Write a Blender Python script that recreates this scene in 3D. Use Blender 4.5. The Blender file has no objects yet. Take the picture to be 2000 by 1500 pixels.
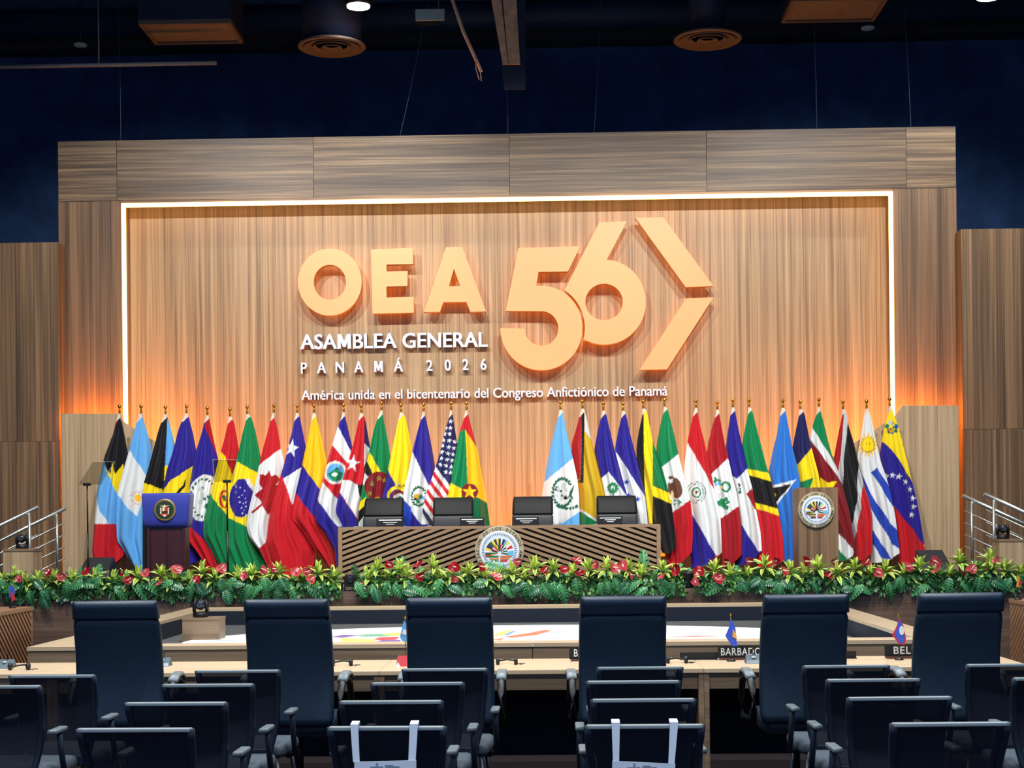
import bpy, bmesh, math, random
import numpy as np
from mathutils import Vector, Matrix

# ---------------------------------------------------------------- camera, world, exposure
scene = bpy.context.scene
random.seed(7)
H, F, VY = 1.7, 3000.0, 1018.0          # eye height, focal length in pixels, horizon row
PSI, TH = math.atan(75 / 3000.0), math.radians(0.6)
cam_data = bpy.data.cameras.new('camera')
cam_data.sensor_width = 36.0
cam_data.sensor_fit = 'HORIZONTAL'
cam_data.lens = F / 2000.0 * 36.0
cam_data.shift_y = (VY - 750.0) / 2000.0
cam_data.clip_end = 200
cam = bpy.data.objects.new('camera', cam_data)
scene.collection.objects.link(cam)
cam.matrix_world = (Matrix.Translation((0, 0, H)) @ Matrix.Rotation(PSI, 4, 'Z')
                    @ Matrix.Rotation(math.pi / 2, 4, 'X') @ Matrix.Rotation(-TH, 4, 'Z'))
scene.camera = cam
scene.view_settings.view_transform = 'Standard'
scene.view_settings.look = 'None'
scene.view_settings.exposure = 0.0
scene.view_settings.gamma = 1.0
scene.view_settings.use_curve_mapping = False
world = bpy.data.worlds.new('world')
scene.world = world
world.use_nodes = True
world.node_tree.nodes['Background'].inputs[0].default_value = (0.32, 0.52, 0.90, 1)
world.node_tree.nodes['Background'].inputs[1].default_value = 1.0

C = scene.collection


def aim(o, target):
    d = Vector(target) - o.location
    o.rotation_euler = d.to_track_quat('-Z', 'Y').to_euler()


# lamps of the hall: a row of stage floodlights on the ceiling grid and downlights over the audience
STAGE_LAMPS = [(-5.6, 14.0, 9.15), (-2.3, 14.0, 9.15), (1.1, 14.0, 9.15), (4.4, 14.0, 9.15)]
STAGE_AIM = [(-5.5, 21.6, 3.0), (-1.9, 21.6, 2.2), (0.7, 21.6, 2.2), (4.3, 21.6, 3.0)]
HALL_LAMPS = [(x, y, 8.9) for y in (3.0, 8.0, 12.4) for x in (-4.5, -0.5, 3.5)]
for i, (p, t) in enumerate(zip(STAGE_LAMPS, STAGE_AIM)):
    ld = bpy.data.lights.new('floodlight_beam', 'SPOT')
    ld.energy = (2250, 1850, 1850, 2250)[i]
    ld.color = (1.0, 0.95, 0.88)
    ld.spot_size = math.radians(70)
    ld.spot_blend = 0.6
    ld.shadow_soft_size = 0.12
    lo = bpy.data.objects.new('floodlight_beam', ld)
    C.objects.link(lo)
    lo.location = p
    aim(lo, t)
for p in HALL_LAMPS:
    ld = bpy.data.lights.new('downlight_beam', 'SPOT')
    ld.energy = 1100
    ld.color = (0.90, 0.96, 1.0)
    ld.spot_size = math.radians(140)
    ld.spot_blend = 0.8
    ld.shadow_soft_size = 0.14
    lo = bpy.data.objects.new('downlight_beam', ld)
    C.objects.link(lo)
    lo.location = p


# ---------------------------------------------------------------- pixel <-> place helpers (surveying the photo)
def W(px, py, Y):
    """the point of the plane Y = const that the photo shows at pixel (px, py)"""
    u, v = (px - 1000) / F, -(py - VY) / F
    c, s = math.cos(TH), math.sin(TH)
    u, v = u * c + v * s, -u * s + v * c
    dx = math.cos(PSI) * u - math.sin(PSI)
    dy = math.sin(PSI) * u + math.cos(PSI)
    k = Y / dy
    return Vector((dx * k, Y, H + v * k))


def WZ(px, py, z):
    p = W(px, py, 1.0)
    k = (z - H) / (p.z - H)
    return Vector((p.x * k, k, z))


def X(px, Y, py=1018):
    return W(px, py, Y).x


def Z(py, Y, px=1000):
    return W(px, py, Y).z


# ---------------------------------------------------------------- materials
def lin(c):
    return tuple((x / 255.0 / 12.92) if x / 255.0 < 0.04045 else ((x / 255.0 + 0.055) / 1.055) ** 2.4 for x in c)


MATS = {}


def mat(name, rgb=(128, 128, 128), rough=0.5, metal=0.0, emit=None, strength=0.0, spec=0.5, alpha=1.0, noise=0.0, nscale=30.0, sheen=0.0):
    if name in MATS:
        return MATS[name]
    m = bpy.data.materials.new(name)
    m.use_nodes = True
    nt = m.node_tree
    b = nt.nodes['Principled BSDF']
    c = lin(rgb)
    b.inputs['Base Color'].default_value = (*c, 1)
    b.inputs['Roughness'].default_value = rough
    b.inputs['Metallic'].default_value = metal
    b.inputs['Specular IOR Level'].default_value = spec
    if sheen:
        b.inputs['Sheen Weight'].default_value = sheen
    if emit:
        b.inputs['Emission Color'].default_value = (*lin(emit), 1)
        b.inputs['Emission Strength'].default_value = strength
    if alpha < 1:
        b.inputs['Alpha'].default_value = alpha
    if noise:
        tc = nt.nodes.new('ShaderNodeTexCoord')
        n = nt.nodes.new('ShaderNodeTexNoise')
        n.inputs['Scale'].default_value = nscale
        n.inputs['Detail'].default_value = 4
        r = nt.nodes.new('ShaderNodeValToRGB')
        r.color_ramp.elements[0].position = 0.3
        r.color_ramp.elements[1].position = 0.7
        r.color_ramp.elements[0].color = (*[x * (1 - noise) for x in c], 1)
        r.color_ramp.elements[1].color = (*[min(1, x * (1 + noise)) for x in c], 1)
        nt.links.new(tc.outputs['Object'], n.inputs['Vector'])
        nt.links.new(n.outputs['Fac'], r.inputs['Fac'])
        nt.links.new(r.outputs['Color'], b.inputs['Base Color'])
    MATS[name] = m
    return m


def wood(name, cols, axis='Z', scale=1.0, rough=0.42, stretch=0.035, contrast=(0.30, 0.72), coat=0.0):
    """streaked veneer: broad streaks plus fine grain along one axis; cols dark -> light (sRGB)"""
    if name in MATS:
        return MATS[name]
    m = bpy.data.materials.new(name)
    m.use_nodes = True
    nt = m.node_tree
    b = nt.nodes['Principled BSDF']
    b.inputs['Roughness'].default_value = rough
    b.inputs['Specular IOR Level'].default_value = 0.35
    tc = nt.nodes.new('ShaderNodeTexCoord')
    oi = nt.nodes.new('ShaderNodeObjectInfo')
    off = nt.nodes.new('ShaderNodeVectorMath')
    off.operation = 'MULTIPLY_ADD'
    comb = nt.nodes.new('ShaderNodeCombineXYZ')
    for i in range(3):
        nt.links.new(oi.outputs['Random'], comb.inputs[i])
    nt.links.new(comb.outputs[0], off.inputs[0])
    off.inputs[1].default_value = (37.0, 23.0, 51.0)
    nt.links.new(tc.outputs['Object'], off.inputs[2])

    def layer(freq, detail, st):
        mp = nt.nodes.new('ShaderNodeMapping')
        sc = [freq, freq, freq]
        sc['XYZ'.index(axis)] = freq * st
        mp.inputs['Scale'].default_value = sc
        nt.links.new(off.outputs[0], mp.inputs['Vector'])
        n = nt.nodes.new('ShaderNodeTexNoise')
        n.inputs['Scale'].default_value = 1.0
        n.inputs['Detail'].default_value = detail
        n.inputs['Roughness'].default_value = 0.6
        n.inputs['Distortion'].default_value = 0.15
        nt.links.new(mp.outputs[0], n.inputs['Vector'])
        return n
    n1 = layer(5.0 * scale, 3.0, stretch)
    n2 = layer(28.0 * scale, 3.0, stretch * 0.6)
    mx = nt.nodes.new('ShaderNodeMath')
    mx.operation = 'MULTIPLY_ADD'
    mx.inputs[1].default_value = 0.45
    m2 = nt.nodes.new('ShaderNodeMath')
    m2.operation = 'MULTIPLY'
    m2.inputs[1].default_value = 0.55
    nt.links.new(n1.outputs['Fac'], m2.inputs[0])
    nt.links.new(n2.outputs['Fac'], mx.inputs[0])
    nt.links.new(m2.outputs[0], mx.inputs[2])
    r = nt.nodes.new('ShaderNodeValToRGB')
    cr = r.color_ramp
    k = len(cols)
    while len(cr.elements) < k:
        cr.elements.new(0.5)
    for i, c in enumerate(cols):
        cr.elements[i].position = contrast[0] + (contrast[1] - contrast[0]) * i / (k - 1)
        cr.elements[i].color = (*lin(c), 1)
    nt.links.new(mx.outputs[0], r.inputs['Fac'])
    nt.links.new(r.outputs['Color'], b.inputs['Base Color'])
    MATS[name] = m
    return m


# ---------------------------------------------------------------- mesh helpers
class MB:
    def __init__(self):
        self.v, self.f, self.m, self.s = [], [], [], []

    def add(self, verts, faces, mi=0, smooth=False):
        o = len(self.v)
        self.v += [tuple(p) for p in verts]
        self.f += [tuple(i + o for i in f) for f in faces]
        self.m += [mi] * len(faces)
        self.s += [smooth] * len(faces)
        return self

    def box(self, x0, x1, y0, y1, z0, z1, mi=0):
        v = [(x0, y0, z0), (x1, y0, z0), (x1, y1, z0), (x0, y1, z0), (x0, y0, z1), (x1, y0, z1), (x1, y1, z1), (x0, y1, z1)]
        f = [(0, 3, 2, 1), (4, 5, 6, 7), (0, 1, 5, 4), (1, 2, 6, 5), (2, 3, 7, 6), (3, 0, 4, 7)]
        return self.add(v, f, mi)

    def prism_xz(self, poly, y0, y1, mi=0):
        """convex polygon in the xz plane, extruded along y (y0 front)"""
        n = len(poly)
        a = sum(poly[i][0] * poly[(i + 1) % n][1] - poly[(i + 1) % n][0] * poly[i][1] for i in range(n))
        if a < 0:
            poly = poly[::-1]
        v = [(x, y0, z) for x, z in poly] + [(x, y1, z) for x, z in poly]
        f = [tuple(range(n)), tuple(range(2 * n - 1, n - 1, -1))]
        f += [(i, i + n, (i + 1) % n + n, (i + 1) % n) for i in range(n)]
        return self.add(v, f, mi)

    def prism_xy(self, poly, z0, z1, mi=0):
        n = len(poly)
        a = sum(poly[i][0] * poly[(i + 1) % n][1] - poly[(i + 1) % n][0] * poly[i][1] for i in range(n))
        if a < 0:
            poly = poly[::-1]
        v = [(x, y, z0) for x, y in poly] + [(x, y, z1) for x, y in poly]
        f = [tuple(range(n - 1, -1, -1)), tuple(range(n, 2 * n))]
        f += [(i, (i + 1) % n, (i + 1) % n + n, i + n) for i in range(n)]
        return self.add(v, f, mi)

    def tube(self, path, r, n=8, mi=0, caps=True):
        path = [Vector(p) for p in path]
        rs = r if isinstance(r, (list, tuple)) else [r] * len(path)
        rings = []
        up = Vector((0, 0, 1))
        for i, p in enumerate(path):
            a = path[max(0, i - 1)]
            b = path[min(len(path) - 1, i + 1)]
            t = (b - a).normalized()
            ref = up if abs(t.dot(up)) < 0.95 else Vector((0, 1, 0))
            s = t.cross(ref).normalized()
            w = s.cross(t).normalized()
            rings.append([p + (s * math.cos(q) + w * math.sin(q)) * rs[i] for q in (2 * math.pi * k / n for k in range(n))])
        v = [p for ring in rings for p in ring]
        f = []
        for i in range(len(rings) - 1):
            for k in range(n):
                f.append((i * n + k, i * n + (k + 1) % n, (i + 1) * n + (k + 1) % n, (i + 1) * n + k))
        self.add(v, f, mi, True)
        if caps:
            o = len(self.v) - len(v)
            self.f += [tuple(o + k for k in range(n - 1, -1, -1)), tuple(o + len(v) - n + k for k in range(n))]
            self.m += [mi, mi]
            self.s += [False, False]
        return self

    def lathe(self, prof, n=16, c=(0, 0, 0), mi=0, smooth=True, axis='Z'):
        """prof: (radius, height) list"""
        def P(r, h, q):
            a, b = r * math.cos(q), r * math.sin(q)
            if axis == 'Z':
                return (c[0] + a, c[1] + b, c[2] + h)
            if axis == 'Y':
                return (c[0] + a, c[1] - h, c[2] + b)
            return (c[0] + h, c[1] + a, c[2] + b)
        v = [P(r, h, 2 * math.pi * k / n) for r, h in prof for k in range(n)]
        f = []
        for i in range(len(prof) - 1):
            for k in range(n):
                f.append((i * n + k, i * n + (k + 1) % n, (i + 1) * n + (k + 1) % n, (i + 1) * n + k))
        self.add(v, f, mi, smooth)
        o = len(self.v) - len(v)
        if prof[0][0] > 1e-6:
            self.f.append(tuple(o + k for k in range(n - 1, -1, -1)))
            self.m.append(mi)
            self.s.append(False)
        if prof[-1][0] > 1e-6:
            self.f.append(tuple(o + (len(prof) - 1) * n + k for k in range(n)))
            self.m.append(mi)
            self.s.append(False)
        return self

    def loft(self, sections, mi=0, smooth=True, closed=True):
        """sections: lists of equal-length point rings"""
        n = len(sections[0])
        v = [p for s in sections for p in s]
        f = []
        for i in range(len(sections) - 1):
            for k in range(n):
                f.append((i * n + k, i * n + (k + 1) % n, (i + 1) * n + (k + 1) % n, (i + 1) * n + k))
        self.add(v, f, mi, smooth)
        o = len(self.v) - len(v)
        self.f += [tuple(o + k for k in range(n - 1, -1, -1)), tuple(o + (len(sections) - 1) * n + k for k in range(n))]
        self.m += [mi, mi]
        self.s += [smooth, smooth]
        return self

    def mesh(self, name='m', mats=None):
        me = bpy.data.meshes.new(name)
        me.from_pydata(self.v, [], self.f)
        me.polygons.foreach_set('material_index', self.m)
        me.polygons.foreach_set('use_smooth', self.s)
        for m in (mats if isinstance(mats, (list, tuple)) else [mats]):
            if m:
                me.materials.append(m)
        me.update()
        return me

    def build(self, name, mats, parent=None, loc=None, rot=None, bevel=0.0):
        return link(name, self.mesh(name, mats), parent, loc, rot, bevel)


def link(name, me, parent=None, loc=None, rot=None, bevel=0.0):
    o = bpy.data.objects.new(name, me)
    C.objects.link(o)
    if parent is not None:
        o.parent = parent
    if loc is not None:
        o.location = loc
    if rot is not None:
        o.rotation_euler = rot
    if bevel:
        b = o.modifiers.new('bevel', 'BEVEL')
        b.width = bevel
        b.segments = 2
        b.limit_method = 'ANGLE'
    return o


def tag(o, label=None, cat=None, group=None, kind=None):
    for k, v in (('label', label), ('category', cat), ('group', group), ('kind', kind)):
        if v:
            o[k] = v
    return o


def thing(name, label, cat, loc=(0, 0, 0), rz=0.0, group=None):
    o = bpy.data.objects.new(name, None)
    C.objects.link(o)
    o.empty_display_size = 0.1
    o.location = loc
    o.rotation_euler = (0, 0, rz)
    return tag(o, label, cat, group)


def struct(name, mb, m, label=None, parent=None, loc=None):
    o = mb.build(name, m, parent, loc)
    if parent is None:
        tag(o, label, None, None, 'structure')
    return o


def dup(o, parent=None):
    c = o.copy()
    C.objects.link(c)
    c.parent = parent
    for ch in list(o.children):
        dup(ch, c)
    return c


def rrect(hw, hh, r, n=4, cx=0.0, cy=0.0):
    pts = []
    for (sx, sy, a0) in ((1, 1, 0), (-1, 1, 90), (-1, -1, 180), (1, -1, 270)):
        for k in range(n + 1):
            a = math.radians(a0 + 90 * k / n)
            pts.append((cx + sx * (hw - r) + r * math.cos(a), cy + sy * (hh - r) + r * math.sin(a)))
    return pts


def clip_poly(poly, inside, cross):
    out = []
    n = len(poly)
    for i in range(n):
        a, b = poly[i], poly[(i + 1) % n]
        ia, ib = inside(a), inside(b)
        if ia:
            out.append(a)
        if ia != ib:
            out.append(cross(a, b))
    return out


def clip_rect(poly, x0, x1, z0, z1):
    def at(a, b, k, val):
        t = (val - a[k]) / (b[k] - a[k])
        return (a[0] + (b[0] - a[0]) * t, a[1] + (b[1] - a[1]) * t)
    for k, val, s in ((0, x0, 1), (0, x1, -1), (1, z0, 1), (1, z1, -1)):
        if len(poly) < 3:
            return []
        poly = clip_poly(poly, lambda p: (p[k] - val) * s >= 0, lambda a, b: at(a, b, k, val))
    return poly


def curve_mesh(splines, depth, name='shape'):
    """filled 2-D outlines (with holes) in xz, extruded +-depth along y"""
    cu = bpy.data.curves.new(name, 'CURVE')
    cu.dimensions = '2D'
    cu.fill_mode = 'BOTH'
    cu.extrude = depth
    for pts in splines:
        sp = cu.splines.new('POLY')
        sp.points.add(len(pts) - 1)
        for i, (x, z) in enumerate(pts):
            sp.points[i].co = (x, z, 0, 1)
        sp.use_cyclic_u = True
    o = bpy.data.objects.new('tmp', cu)
    C.objects.link(o)
    dg = bpy.context.evaluated_depsgraph_get()
    me = bpy.data.meshes.new_from_object(o.evaluated_get(dg))
    bpy.data.objects.remove(o)
    bpy.data.curves.remove(cu)
    for v in me.vertices:                      # curve plane xy -> xz
        x, y, z = v.co
        v.co = (x, -z, y)
    return me


def text_mesh(s, depth=0.02, bold=0.0, spacing=1.0):
    cu = bpy.data.curves.new('txt', 'FONT')
    cu.body = s
    cu.extrude = depth
    cu.offset = bold
    cu.resolution_u = 3
    cu.space_character = spacing
    o = bpy.data.objects.new('tmp', cu)
    C.objects.link(o)
    dg = bpy.context.evaluated_depsgraph_get()
    me = bpy.data.meshes.new_from_object(o.evaluated_get(dg))
    bpy.data.objects.remove(o)
    bpy.data.curves.remove(cu)
    v = np.empty(len(me.vertices) * 3)
    me.vertices.foreach_get('co', v)
    v = v.reshape(-1, 3)
    faces = [tuple(p.vertices) for p in me.polygons]
    bpy.data.meshes.remove(me)
    v = np.stack([v[:, 0], -v[:, 2], v[:, 1]], 1)     # into xz, front at -y
    return v, faces


def big_m(v, depth):
    """a clean capital M filling the box of the glyph v"""
    x0, x1, z0, z1 = v[:, 0].min(), v[:, 0].max(), v[:, 2].min(), v[:, 2].max()
    u = [(0, 0), (.02, 1), (.25, 1), (.5, .44), (.75, 1), (.98, 1), (1, 0), (.8, 0), (.79, .62), (.57, .12), (.43, .12), (.21, .62), (.2, 0)]
    me = curve_mesh([[(x0 + (x1 - x0) * a, z0 + (z1 - z0) * b) for a, b in u]], depth)
    V = np.array([tuple(q.co) for q in me.vertices])
    Fs = [tuple(q.vertices) for q in me.polygons]
    bpy.data.meshes.remove(me)
    return V, Fs


def glyphs(s, depth=0.02, bold=0.0, spacing=1.0):
    """text split into separate characters (clusters that overlap in x)"""
    v, faces = text_mesh(s, depth, bold, spacing)
    par = list(range(len(v)))

    def find(a):
        while par[a] != a:
            par[a] = par[par[a]]
            a = par[a]
        return a
    for f in faces:
        r = find(f[0])
        for i in f[1:]:
            par[find(i)] = r
    # merge coincident outline copies (front / side / back are separate islands)
    key = {}
    for i, p in enumerate(v):
        k = (round(p[0], 4), round(p[2], 4))
        if k in key:
            par[find(i)] = find(key[k])
        else:
            key[k] = i
    comp = {}
    for i in range(len(v)):
        comp.setdefault(find(i), []).append(i)
    items = sorted(([v[idx, 0].min(), v[idx, 0].max(), idx] for idx in comp.values()), key=lambda t: t[0])
    out = []
    for a, b, idx in items:
        if out and a < out[-1][1] - 0.02:
            out[-1][1] = max(out[-1][1], b)
            out[-1][2] = out[-1][2] + idx
        else:
            out.append([a, b, list(idx)])
    res = []
    for a, b, idx in out:
        mp = {g: i for i, g in enumerate(idx)}
        fs = [tuple(mp[i] for i in f) for f in faces if f[0] in mp]
        res.append((v[idx], fs))
    chars = [c for c in s if c != ' ']
    if len(chars) == len(res):
        res = [big_m(g[0], depth) if c == 'M' else g for c, g in zip(chars, res)]
    allv = v
    return res, (allv[:, 0].min(), allv[:, 0].max(), allv[:, 2].min(), allv[:, 2].max())


def star(cx, cy, R, rot=0.0, n=5, k=0.4, sx=1.0):
    pts = []
    for i in range(2 * n):
        r = R if i % 2 == 0 else R * k
        a = math.radians(rot - 90) + math.pi * i / n
        pts.append((cx + sx * r * math.cos(a), cy + r * math.sin(a)))
    return pts


def ell(cx, cy, rx, ry, n=28, rot=0.0):
    c, s = math.cos(math.radians(rot)), math.sin(math.radians(rot))
    return [(cx + rx * math.cos(a) * c - ry * math.sin(a) * s, cy + rx * math.cos(a) * s + ry * math.sin(a) * c)
            for a in (2 * math.pi * i / n for i in range(n))]

# ================================================================ the hall
NAVY = mat('hall_navy_paint', (38, 64, 106), 0.8, spec=0.2, noise=0.25, nscale=3)
CEIL = mat('ceiling_navy_paint', (40, 64, 106), 0.85, spec=0.15, noise=0.3, nscale=2)
CARPET = mat('dark_brown_carpet', (34, 27, 28), 0.95, spec=0.1, noise=0.35, nscale=60)
DUCT = mat('navy_painted_duct', (24, 34, 58), 0.6, spec=0.3, noise=0.2, nscale=4)
GRILLE = mat('brown_grey_grille', (96, 78, 68), 0.6, noise=0.15, nscale=12)
BLACKM = mat('black_plastic', (16, 18, 22), 0.45)
DARKMET = mat('dark_steel', (40, 44, 50), 0.35, metal=0.6)
STEEL = mat('brushed_steel', (190, 196, 192), 0.32, metal=0.9)
WFRAME_V = wood('walnut_veneer_vertical', [(82, 64, 52), (120, 94, 71), (150, 118, 88)], 'Z', 1.9, contrast=(0.37, 0.63), stretch=.014)
WFRAME_H = wood('walnut_veneer_horizontal', [(68, 54, 46), (104, 85, 67), (148, 122, 94)], 'X', 2.2, contrast=(0.38, 0.62), stretch=.022)
WWING = wood('walnut_veneer_wing', [(76, 60, 48), (122, 96, 72), (168, 132, 96)], 'Z', 1.5, contrast=(0.36, 0.64), stretch=.014)
WINNER = wood('light_oak_veneer', [(122, 98, 70), (160, 132, 98), (184, 156, 120)], 'Z', 3.2, contrast=(0.38, 0.62), stretch=.010)
WLOW = wood('pale_walnut_veneer', [(152, 128, 98), (186, 160, 126), (206, 180, 144)], 'Z', 2.4, contrast=(0.38, 0.62), stretch=.014)
WTOP = wood('pale_oak_top', [(196, 166, 130), (216, 188, 152), (226, 200, 164)], 'X', 2.0, rough=0.35)
WDESK = wood('walnut_desk_side', [(112, 90, 70), (146, 120, 94), (172, 145, 114)], 'X', 2.4)
WSLAT = wood('walnut_slat', [(134, 109, 84), (160, 132, 104)], 'X', 3.0)
WSLAT2 = wood('warm_walnut_slat', [(140, 100, 72), (166, 122, 90)], 'X', 3.0)
DARKWOOD = mat('dark_slat_backing', (38, 26, 18), 0.8)
STAGETOP = mat('stage_carpet', (58, 48, 42), 0.9, noise=0.2, nscale=30)


def fascia_material():
    m = wood('dark_walnut_fascia', [(76, 58, 50), (108, 86, 72), (138, 114, 94)], 'X', 2.2, rough=0.22)
    return m


FASCIA = fascia_material()
LEDM = mat('warm_led', (255, 200, 120), 0.5, emit=(255, 198, 118), strength=5.5)
COVE = mat('amber_cove_led', (255, 150, 40), 0.5, emit=(255, 146, 24), strength=115.0)

CZ = 9.6
struct('floor', MB().box(-14, 13, -6, 26, -0.1, 0), CARPET, 'dark brown carpeted hall floor')
struct('ceiling', MB().box(-14, 13, -6, 26, CZ, CZ + 0.1), CEIL, 'dark navy ceiling of the hall')
struct('wall_back', MB().box(-14, 13, 24.5, 24.7, 0, CZ), NAVY, 'dark navy wall behind the stage set')
struct('wall_left', MB().box(-14.2, -14, -6, 26, 0, CZ), NAVY, 'dark navy wall along one side of the hall')
struct('wall_right', MB().box(13, 13.2, -6, 26, 0, CZ), NAVY, 'dark navy wall along the other side of the hall')
struct('trim_1', MB().box(-14, 13, 24.1, 24.5, 9.24, CZ), mat('bulkhead_paint', (26, 30, 46), 0.8, noise=0.3, nscale=2), 'dark bulkhead beam along top of the back wall')

# ---------------------------------------------------------------- stage
SX0, SX1, SY0, SY1, SZ = -6.46, 5.52, 17.9, 21.55, 0.9
stage = thing('stage_platform', 'carpeted stage platform with dark glossy walnut front', 'stage', ((SX0 + SX1) / 2, SY0, 0))
cx = (SX0 + SX1) / 2
hw = (SX1 - SX0) / 2
MB().box(-hw + .03, hw - .03, .04, SY1 - SY0, 0, SZ).build('deck', STAGETOP, stage)
edges = [SX0, X(667, 17.9), X(1352, 17.9), SX1]
for a, b in zip(edges[:-1], edges[1:]):
    n = 3
    for i in range(n):
        xa, xb = a + (b - a) * i / n - cx, a + (b - a) * (i + 1) / n - cx
        MB().box(xa + .002, xb - .002, 0, .035, 0, SZ - .002).build('fascia_panel', FASCIA, stage)

# ---------------------------------------------------------------- backdrop set wall
YB, YI, YL = 22.2, 22.5, 21.65
bx0, bx1, ztop, zband = -7.115, 5.873, 7.30, 6.42
lx0, lx1, zl = -6.185, 4.96, 6.378
bd = thing('backdrop_wall', 'tall walnut stage backdrop framed by a glowing warm light strip', 'backdrop', (-0.62, YB, 0))
o = Vector((-0.62, YB, 0))
seams = [bx0] + [X(p, YB, 330) for p in (228, 612, 995, 1380, 1770)] + [bx1]
for a, b in zip(seams[:-1], seams[1:]):
    MB().box(a - o.x + .003, b - o.x - .003, 0, .12, zband + .004 if (a < lx0 or b > lx1) else zband - .0, ztop).build('band_panel', WFRAME_H, bd)
MB().box(lx0 - o.x, lx1 - o.x, 0, .3, zl, zband).build('band_edge', WFRAME_H, bd)
for a, b in ((bx0, lx0), (lx1, bx1)):
    zz = [0, 3.0, zband]
    for z0, z1 in zip(zz[:-1], zz[1:]):
        MB().box(a - o.x, b - o.x, 0, .12, z0 + .002, z1 - .002).build('column_panel', WFRAME_V, bd)
MB().box(lx0 - o.x, lx0 - o.x + .02, .02, .3, 1, zl).build('reveal', WINNER, bd)
MB().box(lx1 - o.x - .02, lx1 - o.x, .02, .3, 1, zl).build('reveal', WINNER, bd)
n = 5
for i in range(n):
    a, b = lx0 + (lx1 - lx0) * i / n, lx0 + (lx1 - lx0) * (i + 1) / n
    MB().box(a - o.x + .0005, b - o.x - .0005, .3, .36, .0, zl + .1).build('inner_panel', WINNER, bd)
led = thing('light_strip', 'glowing warm white LED strip outlining the recessed backdrop', 'light strip', (-0.62, YB, zl))
MB().box(lx0 - o.x, lx1 - o.x, -.03, .03, -.05, 0).build('strip_run', LEDM, led)
MB().box(lx0 - o.x, lx0 - o.x + .05, -.03, .03, 3.1 - zl, -.052).build('strip_run', LEDM, led)
MB().box(lx1 - o.x - .05, lx1 - o.x, -.03, .03, 3.1 - zl, -.052).build('strip_run', LEDM, led)

# ---------------------------------------------------------------- low sloping wall in front of the backdrop, with amber cove light
pl = [W(119, 808, YL), W(231, 808, YL), W(240, 824, YL), W(318, 872, YL), W(655, 1090, YL)]
pr = [W(1872, 792, YL), W(1763, 792, YL), W(1750, 812, YL), W(1624, 895, YL), W(1330, 1089, YL)]
zc = (pl[-1].z + pr[-1].z) / 2
ol = Vector((-0.62, YL, 0))
lw = thing('low_screen_wall', 'pale walnut low wall with sloping top in front of the backdrop', 'low wall', ol)
for pts in (pl, pr):
    for a, b in zip(pts[:-1], pts[1:]):
        q = [(a.x - ol.x, 0), (b.x - ol.x, 0), (b.x - ol.x, max(b.z, zc)), (a.x - ol.x, a.z)]
        MB().prism_xz(q, 0, .1).build('wall_panel', WLOW, lw)
MB().box(pl[-1].x - ol.x, pr[-1].x - ol.x, 0, .1, 0, zc).build('wall_panel', WLOW, lw)
cove = thing('cove_light', 'amber cove light hidden behind the sloping low wall', 'light strip', (-0.62, YL + .2, 0))
for pts in (pl, pr):
    for a, b in zip(pts[:-1], pts[1:]):
        if (a - b).length < .2:
            continue
        d = Vector((0, 0, -.10))
        p, q = a + d - ol, b + d - ol
        MB().tube([(p.x, 0, p.z), (q.x, 0, q.z)], .022, 6).build('strip_run', COVE, cove)
MB().tube([(pl[-1].x - ol.x, 0, zc - .1), (pr[-1].x - ol.x, 0, zc - .1)], .022, 6).build('strip_run', COVE, cove)

# ---------------------------------------------------------------- side wings of the set
YW = 21.85
for sgn, xa, xb, zt, lab in ((-1, -13.9, -7.02, 5.77, 'streaked walnut side wall beside the steps, Argentine flag end'),
                             (1, 5.84, 12.9, 5.76, 'streaked walnut side wall beside the steps, Venezuelan flag end')):
    w = thing('wing_wall', lab.replace('Argentine flag end', 'next to the teleprompter').replace('Venezuelan flag end', 'next to the plain wooden lectern'), 'wall panel', ((xa + xb) / 2, YW, 0))
    w0 = (xa + xb) / 2
    inner = xb if sgn < 0 else xa
    xs = [inner + sgn * 1.22 * k for k in range(0, 6)]
    zj = Z(862, YW, 60) if sgn < 0 else Z(838, YW, 1940)
    for a, b in zip(xs[:-1], xs[1:]):
        a, b = min(a, b), max(a, b)
        for z0, z1 in ((0, zj), (zj, zt)):
            MB().box(a - w0 + .001, b - w0 - .001, 0, .32, z0 + .002, z1 - .002).build('wing_panel', WWING, w)

# ---------------------------------------------------------------- raised letters on the backdrop
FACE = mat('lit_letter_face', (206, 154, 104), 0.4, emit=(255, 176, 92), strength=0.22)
EDGE = mat('letter_edge', (224, 160, 92), 0.5)
WHITE_L = mat('pale_grey_letter', (205, 217, 236), 0.5)
HALO = mat('letter_halo_led', (255, 150, 50), 0.5, emit=(255, 140, 40), strength=1.5)
YT = YI - .20


def c3(x, y):
    return (550 + x / 2.2222, 400 + y / 2.2222)


def arc(cx, cy, r, a0, a1, n=26, ry=None):
    ry = ry or r
    return [(cx + r * math.cos(math.radians(a0 + (a1 - a0) * i / n)), cy - ry * math.sin(math.radians(a0 + (a1 - a0) * i / n))) for i in range(n + 1)]


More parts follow.
